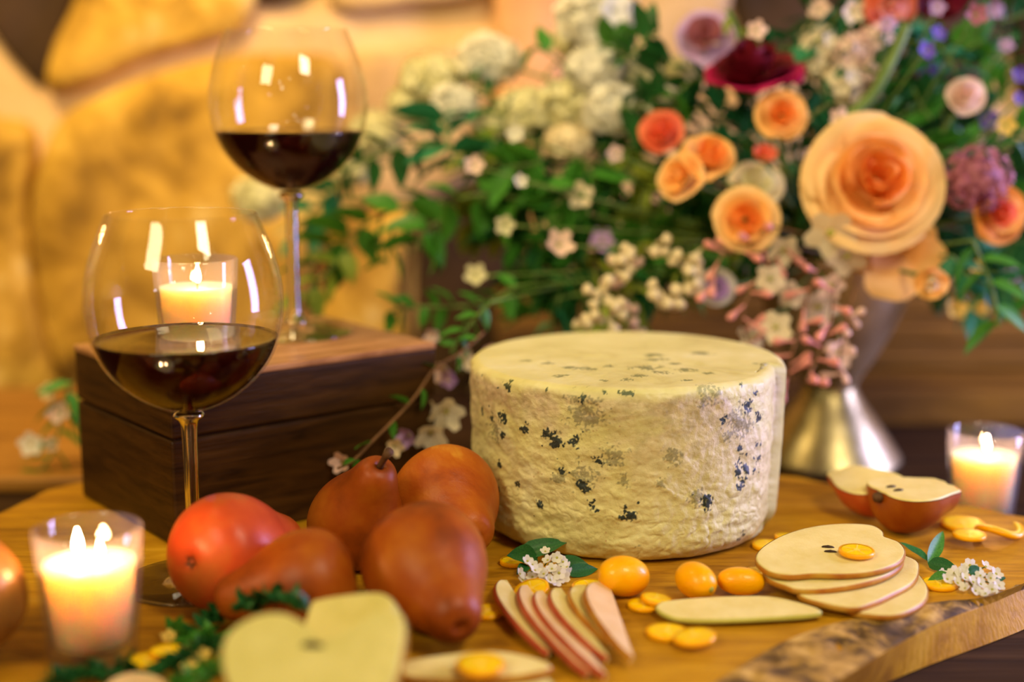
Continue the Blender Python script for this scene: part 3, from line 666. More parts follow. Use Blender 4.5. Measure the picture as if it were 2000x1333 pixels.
# fan of apple slices: straight cut edge to the right, skin along the curved left edge
fan = 'fanned apple slices'
fl = ['leftmost apple slice of the fan beside the pear', 'second apple slice of the fan from the left', 'third apple slice of the fan from the left, long and rosy', 'fourth apple slice of the fan from the left', 'small apple slice between the fourth and the rightmost slice of the fan', 'rightmost apple slice of the fan, broad and pale-faced']
FA = [((972, 1142), (1076, 1282), 30, .006), ((1012, 1152), (1152, 1322), 34, .0085), ((1042, 1163), (1186, 1326), 34, .0105), ((1078, 1158), (1190, 1292), 36, .0115), ((1126, 1153), (1196, 1262), 34, .0115), ((1172, 1150), (1238, 1292), 56, .0140)]
for i, ((ax_, ay_), (bx_, by_), wpx, zz) in enumerate(FA):
    A_, B_ = G(ax_ + 18, ay_ - 2, zz * .35), G(bx_, by_, zz * .35)
    d = (B_ - A_); Ld = d.length; d.normalize(); left = V((d.y, -d.x, 0))
    if left.x > 0: left = -left
    tl = 0.42 if i < 5 else 0.5
    lv = (left * cos(tl) + V((0, 0, 1)) * sin(tl)).normalized()
    nn = lv.cross(d); nn = nn if nn.z > 0 else -nn
    wd = .0135 if i < 5 else .018
    o = thing('apple_slice', (A_ + B_) / 2 + V((0, 0, .002)), fl[i], 'fruit slice', fan)
    K = 22; top_, th = [], .0036
    prof2 = [d * (Ld * (t / K - .5)) + lv * (wd * (sin(pi * (t / K)) ** .62) * (1 + .15 * cos(pi * t / K))) for t in range(K + 1)]
    vs = prof2 + [p - nn * th for p in prof2]; NN = K + 1
    fs = [tuple(range(NN)), tuple(reversed([NN + k for k in range(NN)])), (0, NN, 2 * NN - 1, NN - 1)] + [(k, k + 1, NN + k + 1, NN + k) for k in range(NN - 1)]
    link('flesh', mesh(vs, fs, m_flesh_pk if i in (1, 2, 5) else m_flesh, False), o)
    vs, fs = [], []
    for p in prof2: vs += [p + lv * .0002 - nn * .0002, p + lv * .0009 - nn * th * .3, p + lv * .0009 - nn * th * .9, p - nn * (th + .0002)]
    for k in range(NN - 1):
        for j in range(3): fs.append((k * 4 + j, k * 4 + j + 1, k * 4 + j + 5, k * 4 + j + 4))
    link('skin', mesh(vs, fs, m_skin_rosy if i in (0, 1, 2, 3) else m_skin_cut), o)

def half_pear(c, axis, up, R, L, label, skin=m_skin_brn, fat=.62):
    axis = V(axis).normalized(); up = V(up); up = (up - axis * up.dot(axis)).normalized(); s = up.cross(axis)
    o = thing('pear_half', c, label, 'pear', 'cut pear halves behind the slice stack')
    prof = [(max(p.x, .0) ** fat * R if p.z < .97 else p.x * R * 1.2, (p.z - .32) * L) for p in PC]; K = 28
    vs, fs = [], []
    for r, z in prof:
        for k in range(K + 1):
            a = pi + pi * k / K; vs.append(axis * z + s * (r * cos(a)) + up * (r * sin(a)))
    for i in range(len(prof) - 1):
        for k in range(K): fs.append((i * (K + 1) + k, i * (K + 1) + k + 1, (i + 1) * (K + 1) + k + 1, (i + 1) * (K + 1) + k))
    link('skin', mesh(vs, fs, skin), o)
    ring = [axis * z + s * (r * .985) for r, z in prof] + [axis * z - s * (r * .985) for r, z in reversed(prof)]
    ctr = []
    link('flesh', mesh([p + up * .0003 for p in ring] + [p * .97 + up * .0013 for p in ring],
         [(k, (k + 1) % len(ring), len(ring) + (k + 1) % len(ring), len(ring) + k) for k in range(len(ring))] + [tuple(len(ring) + k for k in range(len(ring)))], m_flesh, False), o)
    link('calyx', mesh(*lathe([(.0003, -.004), (.003, -.003), (.0036, 0), (.002, .0025), (.0003, .002)], 9), m_stemwood), o, axis * (-.33 * L) - up * .003, to_quat(axis))
    e = [(r * .0035, z) for r, z in ((.05, -.0035), (.2, -.0028), (.32, 0), (.2, .0025), (.03, .0036))]
    for k in (-1, 1): link('seed', mesh(*lathe(e, 10), m_seed), o, up * .0016 + s * k * .004 - axis * .006, to_quat(axis))
    return o
hc = G(1786, 990, .0255)
half_pear(G(1764, 958, .0268), V((.95, .30, .0)), V((-.06, -.02, 1)), .0262, .050, 'cut pear half with its pale face up, behind the slice stack')
half_pear(G(1702, 945, .0225), V((-.35, .9, .0)), V((-.15, .0, 1)), .0210, .052, 'cut pear half mostly hidden behind the other half', m_skin_red)

# ------------------------------------------------------------ kumquats
def kumquat(c, axis, a, b, label):
    o = thing('kumquat', c, label, 'kumquat', 'whole kumquats before the cheese', to_quat(axis))
    prof = [(b * sin(pi * i / 26) ** .92, -a * cos(pi * i / 26)) for i in range(27)]; prof[0] = (.0002, -a); prof[-1] = (.0002, a)
    link('peel', mesh(*lathe(prof, 48), m_kum), o)
    link('stem_scar', mesh(*lathe([(.0002, .0006), (.0012, .0005), (.0017, 0), (.0010, -.0006), (.0002, -.0007)], 8), m_cen), o, (0, 0, a - .0001))
kumquat(G(1218, 1126, .0114), (.95, .25, -.16), .0142, .0109, 'largest whole kumquat, leftmost of the three in front of the cheese')
kumquat(G(1359, 1135, .0100), (.55, -.80, -.10), .0125, .0097, 'round whole kumquat with its stem scar facing right, middle of the three')
kumquat(G(1447, 1136, .0078), (-1, .10, .05), .0128, .0076, 'small oval kumquat lying next to the pear slice stack')

def kum_slice(c, n, R, label, th=.0026, rng=None):
    o = thing('kumquat_slice', c, label, 'kumquat', 'loose kumquat slices', to_quat(n, R * 900))
    K = 32; h = th / 2
    if R > 0:
        link('rind', mesh(*lathe([(R * .86, h), (R * .95, h * 1.02), (R, h * .6), (R, -h * .6), (R * .95, -h), (R * .86, -h)], K, (False, False)), m_kum), o)
        link('pulp', mesh(*lathe([(.0002, -h * .9), (R * .87, -h * .9), (R * .87, h * .88), (R * .80, h * .95), (R * .2, h * .80), (.0002, h * .8)], K), m_kumflesh), o)
        seg = []
        for k in range(5):
            a = 2 * pi * k / 5; d = V((cos(a), sin(a), 0)); s = V((-sin(a), cos(a), 0)) * .00035; z = V((0, 0, h * .98))
            seg.append(([d * R * .05 - s + z, d * R * .05 + s + z, d * R * .8 + s + z, d * R * .8 - s + z], [(0, 1, 2, 3)]))
        seg.append(lathe([(.0002, h * 1.0), (R * .16, h * .98), (R * .18, h * .7)], 10, (True, False)))
        link('membrane', mesh(*merge(seg), m_kumpith, False), o)
    return o
KS = [((1152, 1147), .0022, .0098, (0, 0, 1), 'thin kumquat slice left of the largest whole kumquat'),
      ((1038, 1153), .0030, .0098, (-.25, -.2, 1), 'kumquat slice leaning under the white blossoms at the fan'),
      ((1258, 1183), .0016, .0086, (0, 0, 1), 'kumquat slice behind the left tip of the long pear slice'),
      ((1282, 1172), .0044, .0082, (.15, 0, 1), 'paler kumquat slice overlapping its neighbour below the largest kumquat'),
      ((1302, 1236), .0016, .0105, (0, 0, 1), 'left of the two kumquat slices on bare wood at the front'),
      ((1356, 1246), .0046, .0105, (-.12, 0, 1), 'right of the two kumquat slices on bare wood at the front'),
      ((1673, 1078), .0192, .0098, (0, -.03, 1), 'kumquat slice lying on the top pear slice'),
      ((952, 1196), .0016, .0098, (0, 0, 1), 'kumquat slice between the front pear and the apple fan'),
      ((1486, 1118), .0016, .0080, (0, 0, 1), 'kumquat slice showing behind the small oval kumquat'),
      ((1545, 1052), .0030, .0100, (.1, .1, 1), 'kumquat slice between the cheese and the top pear slice'),
      ((1500, 1066), .0016, .0095, (0, 0, 1), 'kumquat slice at the right foot of the cheese'),
      ((1834, 1141), .0016, .0100, (0, 0, 1), 'kumquat slice between the stack and the right blossoms'),
      ((1880, 1024), .0022, .0135, (0, -.05, 1), 'largest kumquat slice at the foot of the right candle'),
      ((1893, 1046), .0052, .0098, (0, 0, 1), 'kumquat slice at the right, in front of the largest one'),
      ((288, 1292), .0020, .0090, (0, 0, 1), 'yellow kumquat slice right of the front left candle'),
      ((326, 1274), .0052, .0080, (0, 0, 1), 'smaller kumquat slice beside the yellow one near the left candle'),
      ((938, 1300), .0123, .0110, (0, -.05, 1), 'kumquat slice lying on the pear slice at the bottom centre'),
      ((1003, 1098), .0016, .0080, (0, 0, 1), 'kumquat slice in the shade between pear and white blossoms')]
for (x, y), z, R, n, lb in KS: kum_slice(G(x, y, z), V(n).normalized(), R, lb)
pc = G(1952, 1032, .0042); pts = [V((.0125 * cos(a), .0125 * sin(a), .002 * sin(a * 2))) for a in [radians(lerp(150, 385, i / 16)) for i in range(17)]]
o = thing('kumquat_peel', pc, 'curled strip of kumquat peel at the far right of the board', 'peel')
link('peel', mesh(*tube(pts, [.0007] + [.0021] * 15 + [.0007], 8), m_kum), o)
link('pith', mesh(*tube([p * .9 + V((0, 0, .0009)) for p in pts], [.0005] + [.0015] * 15 + [.0005], 8), m_kumpith), o)

# ------------------------------------------------------------ leaves and flowers
def leaf_mesh(Lf, Wf, fold, curl, m, rows=7, tip=1.0, wav=0.0):
    vs, fs = [], []
    for i in range(rows + 1):
        t = i / rows; wv = Wf * (sin(pi * min(1, t ** .75)) ** .85) + .0002
        y = Lf * t; z = -curl * Lf * t * t
        for j, u in enumerate((-1, -.5, 0, .5, 1)):
            vs.append((wv * u * .5, y, z + fold * abs(u) * wv * .5 + wav * Wf * sin(t * 14 + u * 2) * abs(u)))
    for i in range(rows):
        for j in range(4): a = i * 5 + j; fs.append((a, a + 1, a + 6, a + 5))
    return mesh(vs, fs, m)
LM = {}
def leafm(m, Wr=.45, curl=.25):
    k = (m.name, Wr, curl)
    if k not in LM: LM[k] = leaf_mesh(1.0, Wr, .35, curl, m, 7, wav=.03)
    return LM[k]
def qdir(d, roll=0.0):      # local +Y along d
    return V(d).normalized().to_track_quat('Y', 'Z') @ Quaternion((0, 1, 0), roll)
def qface(d, n):            # local +Y along d, local +Z leaning to n
    y = V(d).normalized(); z = V(n) - y * V(n).dot(y); z.normalize(); x = y.cross(z)
    return Matrix((x, y, z)).transposed().to_quaternion()
def petal_patch(r0, r1, h, half, flare, roll, m, nu=8, nv=6, notch=0.0):
    vs, fs = [], []
    for i in range(nv + 1):
        v = i / nv
        r = lerp(r0, r1, min(1, v * 1.15) ** .5) + flare * v ** 4
        z = h * v - roll * v ** 4
        hw = half * (.45 + .55 * sin(pi * .5 * min(1, v * 1.6))) * (1 - .30 * max(0, v - .75) / .25)
        for j in range(nu + 1):
            u = -1 + 2 * j / nu; a = u * hw
            zz = z - (.16 * h) * u * u * v - .05 * h * sin(u * 5) * v * v
            vs.append((r * cos(a), r * sin(a), zz))
    for i in range(nv):
        for j in range(nu): a = i * (nu + 1) + j; fs.append((a, a + 1, a + nu + 2, a + nu + 1))
    return mesh(vs, fs, m)
def rose(c, d, R, mats, label, group=None, name='rose', cat='flower', rings=5, depth=.75, stem_to=None, rnd=0.0, sd=1):
    o = thing(name, c, label, cat, group, to_quat(d, rnd)); rr = random.Random(sd)
    for i in range(rings):
        t = (i + .35) / (rings - .65) if rings > 1 else 1
        t = min(t, 1)
        r1 = R * (.10 + .82 * t); hh = R * depth * (1.0 - .18 * t); k = 3 + (i > 0) + (i > 2)
        pm = petal_patch(R * .10, r1, hh, radians(82 - 14 * t), R * .15 * t * t, R * .22 * t * t, mats[min(i * len(mats) // rings, len(mats) - 1)])
        for j in range(k):
            q = Quaternion((0, 0, 1), 2 * pi * j / k + i * 1.1 + rr.uniform(-.15, .15)) @ Quaternion((0, 1, 0), rr.uniform(-.13, .16))
            link('petal', pm, o, (0, 0, -R * .32 * depth - R * .28 * t * t), q, rr.uniform(.94, 1.05))
    link('sepals', mesh(*lathe([(R * .03, -R * .75), (R * .12, -R * .62), (R * .22, -R * .45), (R * .12, -R * .30)], 10), m_stalk), o)
    if stem_to is not None:
        mw = Matrix.Translation(c) @ to_quat(d, rnd).to_matrix().to_4x4(); iv = mw.inverted()
        b = iv @ jit(stem_to); a = V((0, 0, -R * .7)); mid = (a + b) / 2 + V((0, 0, -R * .5))
        link('stem', mesh(*tube(catmull([a, mid, b], 5), .0016, 6), m_stalk), o)
    return o
def floret_geo(R, n=5, cup=.3, w=.85):
    vs, fs = [], []
    for k in range(n):
        a = 2 * pi * k / n; d = V((cos(a), sin(a), 0)); s = V((-sin(a), cos(a), 0)) * R * w * .55
        b = len(vs)
        vs += [d * R * .08, d * R * .55 + s + V((0, 0, R * cup * .5)), d * R * 1.0 + s * .45 + V((0, 0, R * cup)), d * R * 1.0 - s * .45 + V((0, 0, R * cup)), d * R * .55 - s + V((0, 0, R * cup * .5))]
        fs += [(b, b + 1, b + 4), (b + 1, b + 2, b + 3, b + 4)]
    return vs, fs
def xf(geo, M): return [M @ v for v in geo[0]], geo[1]
VC = V((0.252, 1.105, 0))      # vase axis
VT = VC + V((0, 0, .135))
JR = random.Random(77)
def jit(p):
    a = JR.uniform(0, 6.28); q = JR.uniform(0, .045); return V(p) + V((q * cos(a), q * sin(a), JR.uniform(-.01, .02)))
def stem_curve(o, c, to, m=m_stalk, r=.0015, sag=.02):
    to = jit(to)
    a = V((0, 0, 0)); b = V(to) - V(c); mid = (a + b) / 2 + V((0, 0, sag))
    link('stem', mesh(*tube(catmull([a, mid, b], 6), r, 6), m), o)
def ball(c, R, n, fr, m, label, cat='flower', name='snowball_blossom', group=None, squash=1.0, to=None, sd=0, petals=5):
    o = thing(name, c, label, cat, group); rr = random.Random(sd + 11); g = floret_geo(fr, petals)
    parts = []
    for k in range(n):
        z = 1 - 2 * (k + .5) / n; a = k * 2.39996; s = sqrt(1 - z * z); d = V((s * cos(a), s * sin(a), z)); d = (d + V((rr.uniform(-.15, .15), rr.uniform(-.15, .15), rr.uniform(-.15, .15)))).normalized()
        p = d * R * (rr.uniform(.78, 1.12) if petals == 5 else rr.uniform(.88, 1.06)); p.z *= squash
        parts.append(xf(g, Matrix.Translation(p) @ to_quat(d, rr.uniform(0, 6)).to_matrix().to_4x4()))
    link('florets', mesh(*merge(parts), m, False), o, kind='stuff')
    link('flower_head_core', mesh(*xf_core(R * .72, squash), m_leaf_lt if m in (m_creamg, m_white, m_cream) else m_mauve if m == m_mauve else m_stalk), o)
    if to is not None: stem_curve(o, c, to)
    return o
def xf_core(R, sq):
    return lathe([(max(R * sin(pi * i / 8), .0002), -R * cos(pi * i / 8) * sq) for i in range(9)], 12)

# vase
vp = [(.052, .000), (.0575, .0015), (.058, .005), (.054, .012), (.046, .024), (.036, .038), (.027, .050), (.0225, .058), (.0215, .063), (.024, .069), (.031, .080), (.041, .097), (.050, .116), (.057, .135), (.062, .153), (.066, .168)]
vo_ = [(p.x, p.z) for p in catmull([V((r, 0, z)) for r, z in vp], 4)]
vase = thing('pedestal_vase', (VC.x, VC.y, TZ), 'aged silver pedestal vase holding the flowers, standing behind the board', 'vase')
split = [i for i, (r, z) in enumerate(vo_) if z >= .063][0]
link('pedestal', mesh(*lathe(vo_[:split + 1], 72, (True, False)), m_vase), vase)
link('cup', mesh(*lathe(vo_[split:] + [(.0655, .170), (.064, .169)] + [(r - .003, z) for r, z in reversed(vo_[split + 8:])] + [(.001, .08)], 72, (False, True)), m_vase2), vase)

# main peach rose and companions
ctr = V((VC.x, VC.y, .12))
def towards(c, k=.35): return (V((0, 0, H)) - V(c)).normalized() + V((0, 0, k * .3))
c = P(1712, 350, .985)
big = rose(c, V((-.02, -1, .30)).normalized(), .047, [m_orange, m_peach, m_peach, m_peach_lt, m_peach_lt], 'large open peach rose facing the viewer, the biggest bloom of the bouquet', rings=6, depth=.70, stem_to=VT, rnd=.4, sd=5)
hang = petal_patch(.004, .034, .034, radians(50), .006, .004, m_peach)
for k, (ax_, sc) in enumerate(((-1.75, 1.1), (-1.35, 1.05), (-1.5, 1.25))):
    q = Quaternion((0, 0, 1), ax_) @ Quaternion((0, 1, 0), 1.0)
    link('petal', hang, big, (0, -.006 * k - .012, -.022), q, sc, label='drooping outer petal')
rose(P(1468, 128, 1.03), V((-.12, -.34, .93)).normalized(), .033, [m_burg, m_burg, m_burg, m_magenta], 'dark burgundy ranunculus above the small peach rose', name='ranunculus', rings=5, depth=.85, stem_to=VT, sd=2)
rose(P(1527, 222, 1.01), V((-.1, -.9, .3)).normalized(), .0175, [m_orange, m_peach], 'small peach rose just below the burgundy ranunculus', rings=4, stem_to=VT, sd=3)
rose(P(1292, 258, 1.04), V((-.3, -.8, .5)).normalized(), .0165, [m_coral, m_coral], 'coral rosebud at the left of the orange roses', rings=3, depth=1.1, stem_to=VT, sd=4)
rose(P(1386, 305, 1.0), V((.2, -.7, .6)).normalized(), .0185, [m_orange, m_peach], 'orange rose right of the coral rosebud, partly behind leaves', rings=3, depth=1.0, stem_to=VT, sd=6)
rose(P(1328, 345, 1.0), V((-.5, -.7, .3)).normalized(), .0180, [m_peach, m_peach_lt], 'light orange rose with loose petals at the lower left of the other orange rose', rings=3, depth=1.0, stem_to=VT, sd=7)
rose(P(1456, 428, .99), V((-.15, -.95, .2)).normalized(), .0225, [m_orange, m_peach, m_peach_lt], 'peach spray rose left of the large rose', rings=4, depth=.6, stem_to=VT, sd=8)
rose(P(1478, 358, 1.03), V((-.1, -.7, .6)).normalized(), .020, [m_creamg, m_cream], 'pale greenish cream bloom right above the peach spray rose', rings=3, depth=.8, stem_to=VT, sd=9)
rose(P(1494, 300, 1.02), V((0, -.5, .8)).normalized(), .0085, [m_coral], 'tiny coral bud above the pale greenish bloom', rings=2, depth=1.3, stem_to=VT, sd=10)
rose(P(1956, 415, 1.0), V((.15, -.9, .2)).normalized(), .0195, [m_coral, m_peach, m_orange], 'coral and orange rose near the right edge under the mauve lilac', rings=4, depth=.8, stem_to=VT, sd=11)
rose(P(1742, 8, 1.05), V((0, -.7, -.2)).normalized(), .0185, [m_pink, m_coral], 'coral pink bloom at the top edge above the big rose', rings=3, depth=.9, stem_to=VT, sd=12)
rose(P(1842, -18, 1.05), V((0, -.7, -.3)).normalized(), .022, [m_burg], 'dark red bloom cut off by the top edge', rings=3, depth=.9, stem_to=VT, sd=13)
rose(P(1376, 70, 1.06), V((-.2, -.8, .4)).normalized(), .0215, [m_mauve, m_lilac], 'ruffled mauve and lilac bloom left of the ranunculus', name='sweet_pea', rings=3, depth=.8, stem_to=VT, sd=14)
rose(P(1885, 186, 1.03), V((-.2, -.9, .4)).normalized(), .0135, [m_palepink], 'small pale pink bloom above the mauve lilac', rings=3, depth=.9, stem_to=VT, sd=15)
rose(P(1820, 552, .98), V((-.2, -.8, -.2)).normalized(), .0115, [m_cream, m_peach], 'little cream bud hanging by the vase rim on the right', rings=2, depth=1.2, stem_to=VT, sd=16)
rose(P(1400, 562, 1.02), V((-.1, -.9, .1)).normalized(), .0130, [m_lilac, m_white], 'small bluish white bloom hanging under the spray rose', rings=3, depth=.7, stem_to=VT, sd=17)

# rounded white blossoms (snowball viburnum)
sb = 'white snowball blossoms at the left of the bouquet'
BL = [(955, 118, 46, 1.14, m_white, 'round white snowball blossom standing furthest out above the leaves'),
      (842, 158, 46, 1.14, m_creamg, 'white snowball blossom left of the round outermost one'),
      (888, 205, 36, 1.12, m_white, 'small white snowball blossom tucked under its two neighbours'),
      (800, 205, 34, 1.15, m_creamg, 'white snowball blossom lowest left of the trio near the wine glass'),
      (735, 262, 40, 1.18, m_creamg, 'pale greenish snowball blossom close to the rear wine glass'),
      (690, 320, 36, 1.20, m_creamg, 'pale greenish snowball blossom touching the rear wine bowl'),
      (508, 388, 40, 1.22, m_creamg, 'pale blossom seen behind the stem of the rear wine glass'),
      (1165, 38, 62, 1.12, m_white, 'large white blossom at the top centre of the picture'),
      (1130, 78, 40, 1.14, m_creamg, 'cream blossom at the left under the large top one'),
      (1160, 135, 44, 1.10, m_white, 'white blossom in the column below the large top one'),
      (1120, 205, 50, 1.12, m_creamg, 'broad cream blossom in the middle of the white column'),
      (1030, 222, 44, 1.13, m_creamg, 'flat cream blossom left of the broad middle one'),
      (960, 245, 34, 1.14, m_creamg, 'cream blossom behind the star-like leaves'),
      (1195, 215, 44, 1.09, m_white, 'white blossom right of the broad middle one'),
      (1255, 150, 42, 1.12, m_creamg, 'cream blossom under the dark stone, right of the white column'),
      (1290, 205, 38, 1.10, m_white, 'white blossom above the coral rosebud'),
      (1325, 150, 34, 1.12, m_creamg, 'cream blossom left of the ranunculus'),
      (1110, 280, 36, 1.10, m_cream, 'warm cream blossom under the white column')]
for i, (x, y, r, Z, m, lb) in enumerate(BL):
    R = r * Z / FPX * 1.16; ball(P(x, y, Z), R, 54, R * .42, m, lb, group=sb, squash=.8, to=VT, sd=i)
# mauve lilac and other clusters
ball(P(1905, 352, 1.0), .0235, 110, .0042, m_mauve, 'rounded dusty mauve lilac cluster right of the large rose', name='lilac_cluster', petals=4, to=VT, sd=31)
ball(P(1940, 395, 1.02), .014, 50, .0040, m_mauve, 'smaller mauve cluster behind the coral rose at the right', name='lilac_cluster', petals=4, to=VT, sd=32)
CLUST = [(1600, 88, 34, m_cream), (1655, 100, 36, m_palepink), (1708, 80, 30, m_palepink), (1640, 165, 40, m_cream), (1690, 140, 28, m_palepink), (1588, 130, 24, m_cream)]
crl = ['cream blossom cluster right beside the ranunculus', 'pink-white cluster in the middle of the pale group', 'pink-white cluster nearest the green flower stalk', 'cream cluster lowest of the pale group above the rose', 'small pinkish cluster under the stalk-side cluster', 'little cream cluster at the left of the pale group']
for i, (x, y, r, m) in enumerate(CLUST):
    R = r * 1.06 / FPX; ball(P(x, y, 1.06), R, 26, R * .48, m, crl[i], name='blossom_cluster', group='pale blossom clusters above the rose', to=VT, sd=50 + i)
# small single flowers
def blossom(c, d, R, m, label, group, cen=m_cen, n=5, name='small_blossom', to=None, cup=.3):
    o = thing(name, c, label, 'flower', group, to_quat(d, R * 1000))
    one = floret_geo(R, 1, cup, .8); pm = mesh([tuple(v) for v in one[0]], one[1], m, False)
    for k in range(n): link('petal', pm, o, None, Quaternion((0, 0, 1), 2 * pi * k / n))
    link('flower_centre', mesh(*xf_core(R * .16, 1), cen), o)
    if to is not None:
        b = to_quat(d, R * 1000).inverted() @ (jit(to) - V(c)); link('stem', mesh(*tube(catmull([V((0, 0, 0)), b * .5 + V((0, 0, -R)), b], 5), .0009, 5), m_stalk), o)
    return o
vio = [(1808, 100, 17, m_violet, 'violet blossom highest in the blue pair right of the green stalk'), (1812, 140, 17, m_violet, 'violet blossom lower in the blue pair right of the green stalk'), (1832, 66, 15, m_violet, 'bright violet blossom above the blue pair'),
       (1735, 48, 15, m_lilac, 'lilac blossom just under the coral pink bloom'), (1930, 232, 18, m_violet, 'deep violet blossom above the mauve lilac at the right'), (1990, 150, 15, m_violet, 'violet blossom touching the right edge'),
       (1990, 195, 13, m_violet, 'violet blossom below the other one on the right edge'), (1942, 20, 15, m_lilac, 'lilac blossom high at the top right'), (1965, 90, 14, m_lilac, 'pale bluish blossom at the right, below the top corner'),
       (1830, 15, 15, m_lilac, 'pale lilac blossom under the dark red bloom'), (1905, 30, 20, m_mauve, 'mauve blossom at the top right beside the dark red bloom'), (1915, 285, 16, m_palepink, 'pale pink blossom over the mauve lilac'),
       (1585, 305, 14, m_palepink, 'tiny pale blossom left of the large rose'), (1640, 232, 18, m_palepink, 'pinkish blossom peeping over the top of the large rose'), (1600, 20, 20, m_palepink, 'pale pink blossom at the top edge left of the coral pink bloom'),
       (1660, 22, 22, m_cream, 'yellowish cream blossom at the top edge beside the coral pink bloom'), (1478, 60, 18, m_palepink, 'pale lilac-pink blossom right above the ranunculus'), (1375, 262, 13, m_white, 'white blossom above the orange rose'),
       (1008, 262, 16, m_white, 'bluish white blossom among the leaves under the cream blossoms'), (925, 325, 18, m_palepink, 'pale pink blossom in the leafy branch left of the bouquet'), (1015, 355, 13, m_white, 'small white blossom in the bright green leaves'),
       (1135, 385, 24, m_cream, 'cream blossom in the middle of the green foliage'), (1200, 300, 16, m_palepink, 'pinkish blossom left of the coral rosebud'), (1090, 480, 26, m_palepink, 'dusky pink blossom in the shade of the foliage'),
       (1175, 470, 22, m_lilac, 'pale lilac blossom in shadow right of the dusky pink one'), (930, 540, 20, m_creamg, 'yellowish blossom at the lower left of the foliage'), (985, 440, 18, m_creamg, 'yellow-green blossom in the left foliage'),
       (1865, 605, 20, m_yel, 'yellow blossom hanging right of the vase rim'), (1918, 602, 14, m_yel, 'smaller yellow blossom beside the narrow hanging leaf'), (1905, 520, 12, m_yel, 'tiny yellow blossom in the leaves right of the vase'),
       (1965, 245, 18, m_yel, 'yellow-green blossom near the right edge below the violet ones'), (1975, 540, 14, m_lilac, 'pale lilac blossom at the right edge near the hanging leaves')]
for i, (x, y, r, m, lb) in enumerate(vio):
    Z = 1.0 + .08 * ((i * 37) % 10) / 10
    R = r * Z / FPX * 1.15; rr = random.Random(i)
    blossom(P(x, y, Z), (rr.uniform(-.4, .4), -1, rr.uniform(-.1, .6)), R, m, lb, 'small single blossoms of the bouquet', to=VT if 300 < x and y > 0 else None, cup=rr.uniform(.2, .7))
# cream star flowers and pink buds of the jasmine falling over the vase
jas = [(1622, 455, 40, 'largest cream star flower under the left side of the rose'), (1655, 500, 34, 'cream star flower hanging before the rose stem'), (1530, 490, 26, 'cream star flower below the spray rose'), (1505, 545, 24, 'cream star flower at the upper part of the trailing jasmine'),
       (1545, 575, 22, 'small cream star flower next to the trailing pink buds'), (1600, 600, 32, 'broad cream star flower on the vase front'), (1515, 640, 26, 'cream star flower over the right end of the cheese'), (1470, 655, 22, 'dim cream star flower behind the cheese edge'),
       (1640, 690, 24, 'pale pink star flower lowest on the vase cup'), (1622, 560, 22, 'pinkish star flower on the cup beneath the cream ones')]
for i, (x, y, r, lb) in enumerate(jas):
    Z = .99 + .01 * (i % 3); blossom(P(x, y, Z), (random.uniform(-.5, .5), -1, random.uniform(-.5, .3)), r * Z / FPX * 1.3, m_palepink if i in (8, 9) else m_cream, lb, 'jasmine stars falling over the vase', name='jasmine_flower', to=VT, cup=.15)
def bud_sprig(px, label, m_b, m_s, name, group, Z, blen, brad, seed, to=None, leafy=None):
    rr = random.Random(seed); pts = [P(x, y, Z + .01 * rr.uniform(-1, 1)) for x, y in px]; c = pts[0]
    o = thing(name, c, label, 'flower', group); cc = catmull([p - c for p in pts], 5)
    link('stem', mesh(*tube(([jit(to) - c] if to is not None else []) + cc, .0009, 5), m_s), o)
    bm_ = mesh(*lathe([(.02, 0), (.10, .08), (.11, .4), (.26, .66), (.33, .82), (.2, .96), (.02, 1.0)], 8), m_b)
    for k, p in enumerate(cc[1:]):
        if k % 2 == 0 or brad > .25:
            d = V((rr.uniform(-1, 1), rr.uniform(-.9, .2), rr.uniform(-.9, .6))).normalized()
            link('bud', bm_, o, p, to_quat(d), (blen * brad * 3, blen * brad * 3, blen * rr.uniform(.8, 1.15)))
    if leafy:
        for k, p in enumerate(cc[2::4]): link('leaf', leafm(leafy), o, p, qdir((rr.uniform(-1, 1), rr.uniform(-.6, .2), rr.uniform(-.5, .5)), rr.uniform(0, 6)), .016)
    return o
jb = 'pink jasmine bud sprays in front of the vase'
bud_sprig([(1500, 440), (1450, 490), (1410, 500), (1390, 560)], 'spray of slim pink buds leaning left under the spray rose', m_pink, m_twig, 'jasmine_spray', jb, .99, .020, .16, 1, VT)
bud_sprig([(1540, 480), (1500, 520), (1470, 560), (1450, 620), (1465, 680)], 'spray of pink buds hanging behind the right end of the cheese', m_pink, m_twig, 'jasmine_spray', jb, 1.0, .018, .16, 2, VT)
bud_sprig([(1600, 520), (1570, 600), (1550, 680), (1540, 730), (1535, 745)], 'long spray of rosy buds beside the rim of the cheese', m_pink, m_twig, 'jasmine_spray', jb, .99, .018, .16, 3, VT)
bud_sprig([(1630, 560), (1620, 630), (1600, 690), (1575, 745)], 'spray of rosy buds lowest over the vase cup', m_pink, m_twig, 'jasmine_spray', jb, .985, .018, .18, 4, VT)
bud_sprig([(1660, 600), (1650, 640), (1640, 700), (1645, 730)], 'short spray of pink buds at the centre of the vase', m_palepink, m_twig, 'jasmine_spray', jb, .985, .016, .18, 5, VT)
wb = 'sprays of round white buds above the cheese'
bud_sprig([(1290, 470), (1240, 500), (1200, 530), (1170, 575), (1190, 610), (1150, 640), (1120, 655)], 'spray of round cream buds curving down to the top of the cheese', m_cream, m_leaf_lt, 'bud_spray', wb, 1.0, .0135, .34, 6, VT, m_leaf_lt)
bud_sprig([(1250, 500), (1215, 505), (1200, 560), (1215, 610), (1240, 655)], 'short spray of pinkish white buds over the middle of the cheese', m_palepink, m_leaf_lt, 'bud_spray', wb, 1.02, .0125, .34, 7, VT, m_leaf_lt)
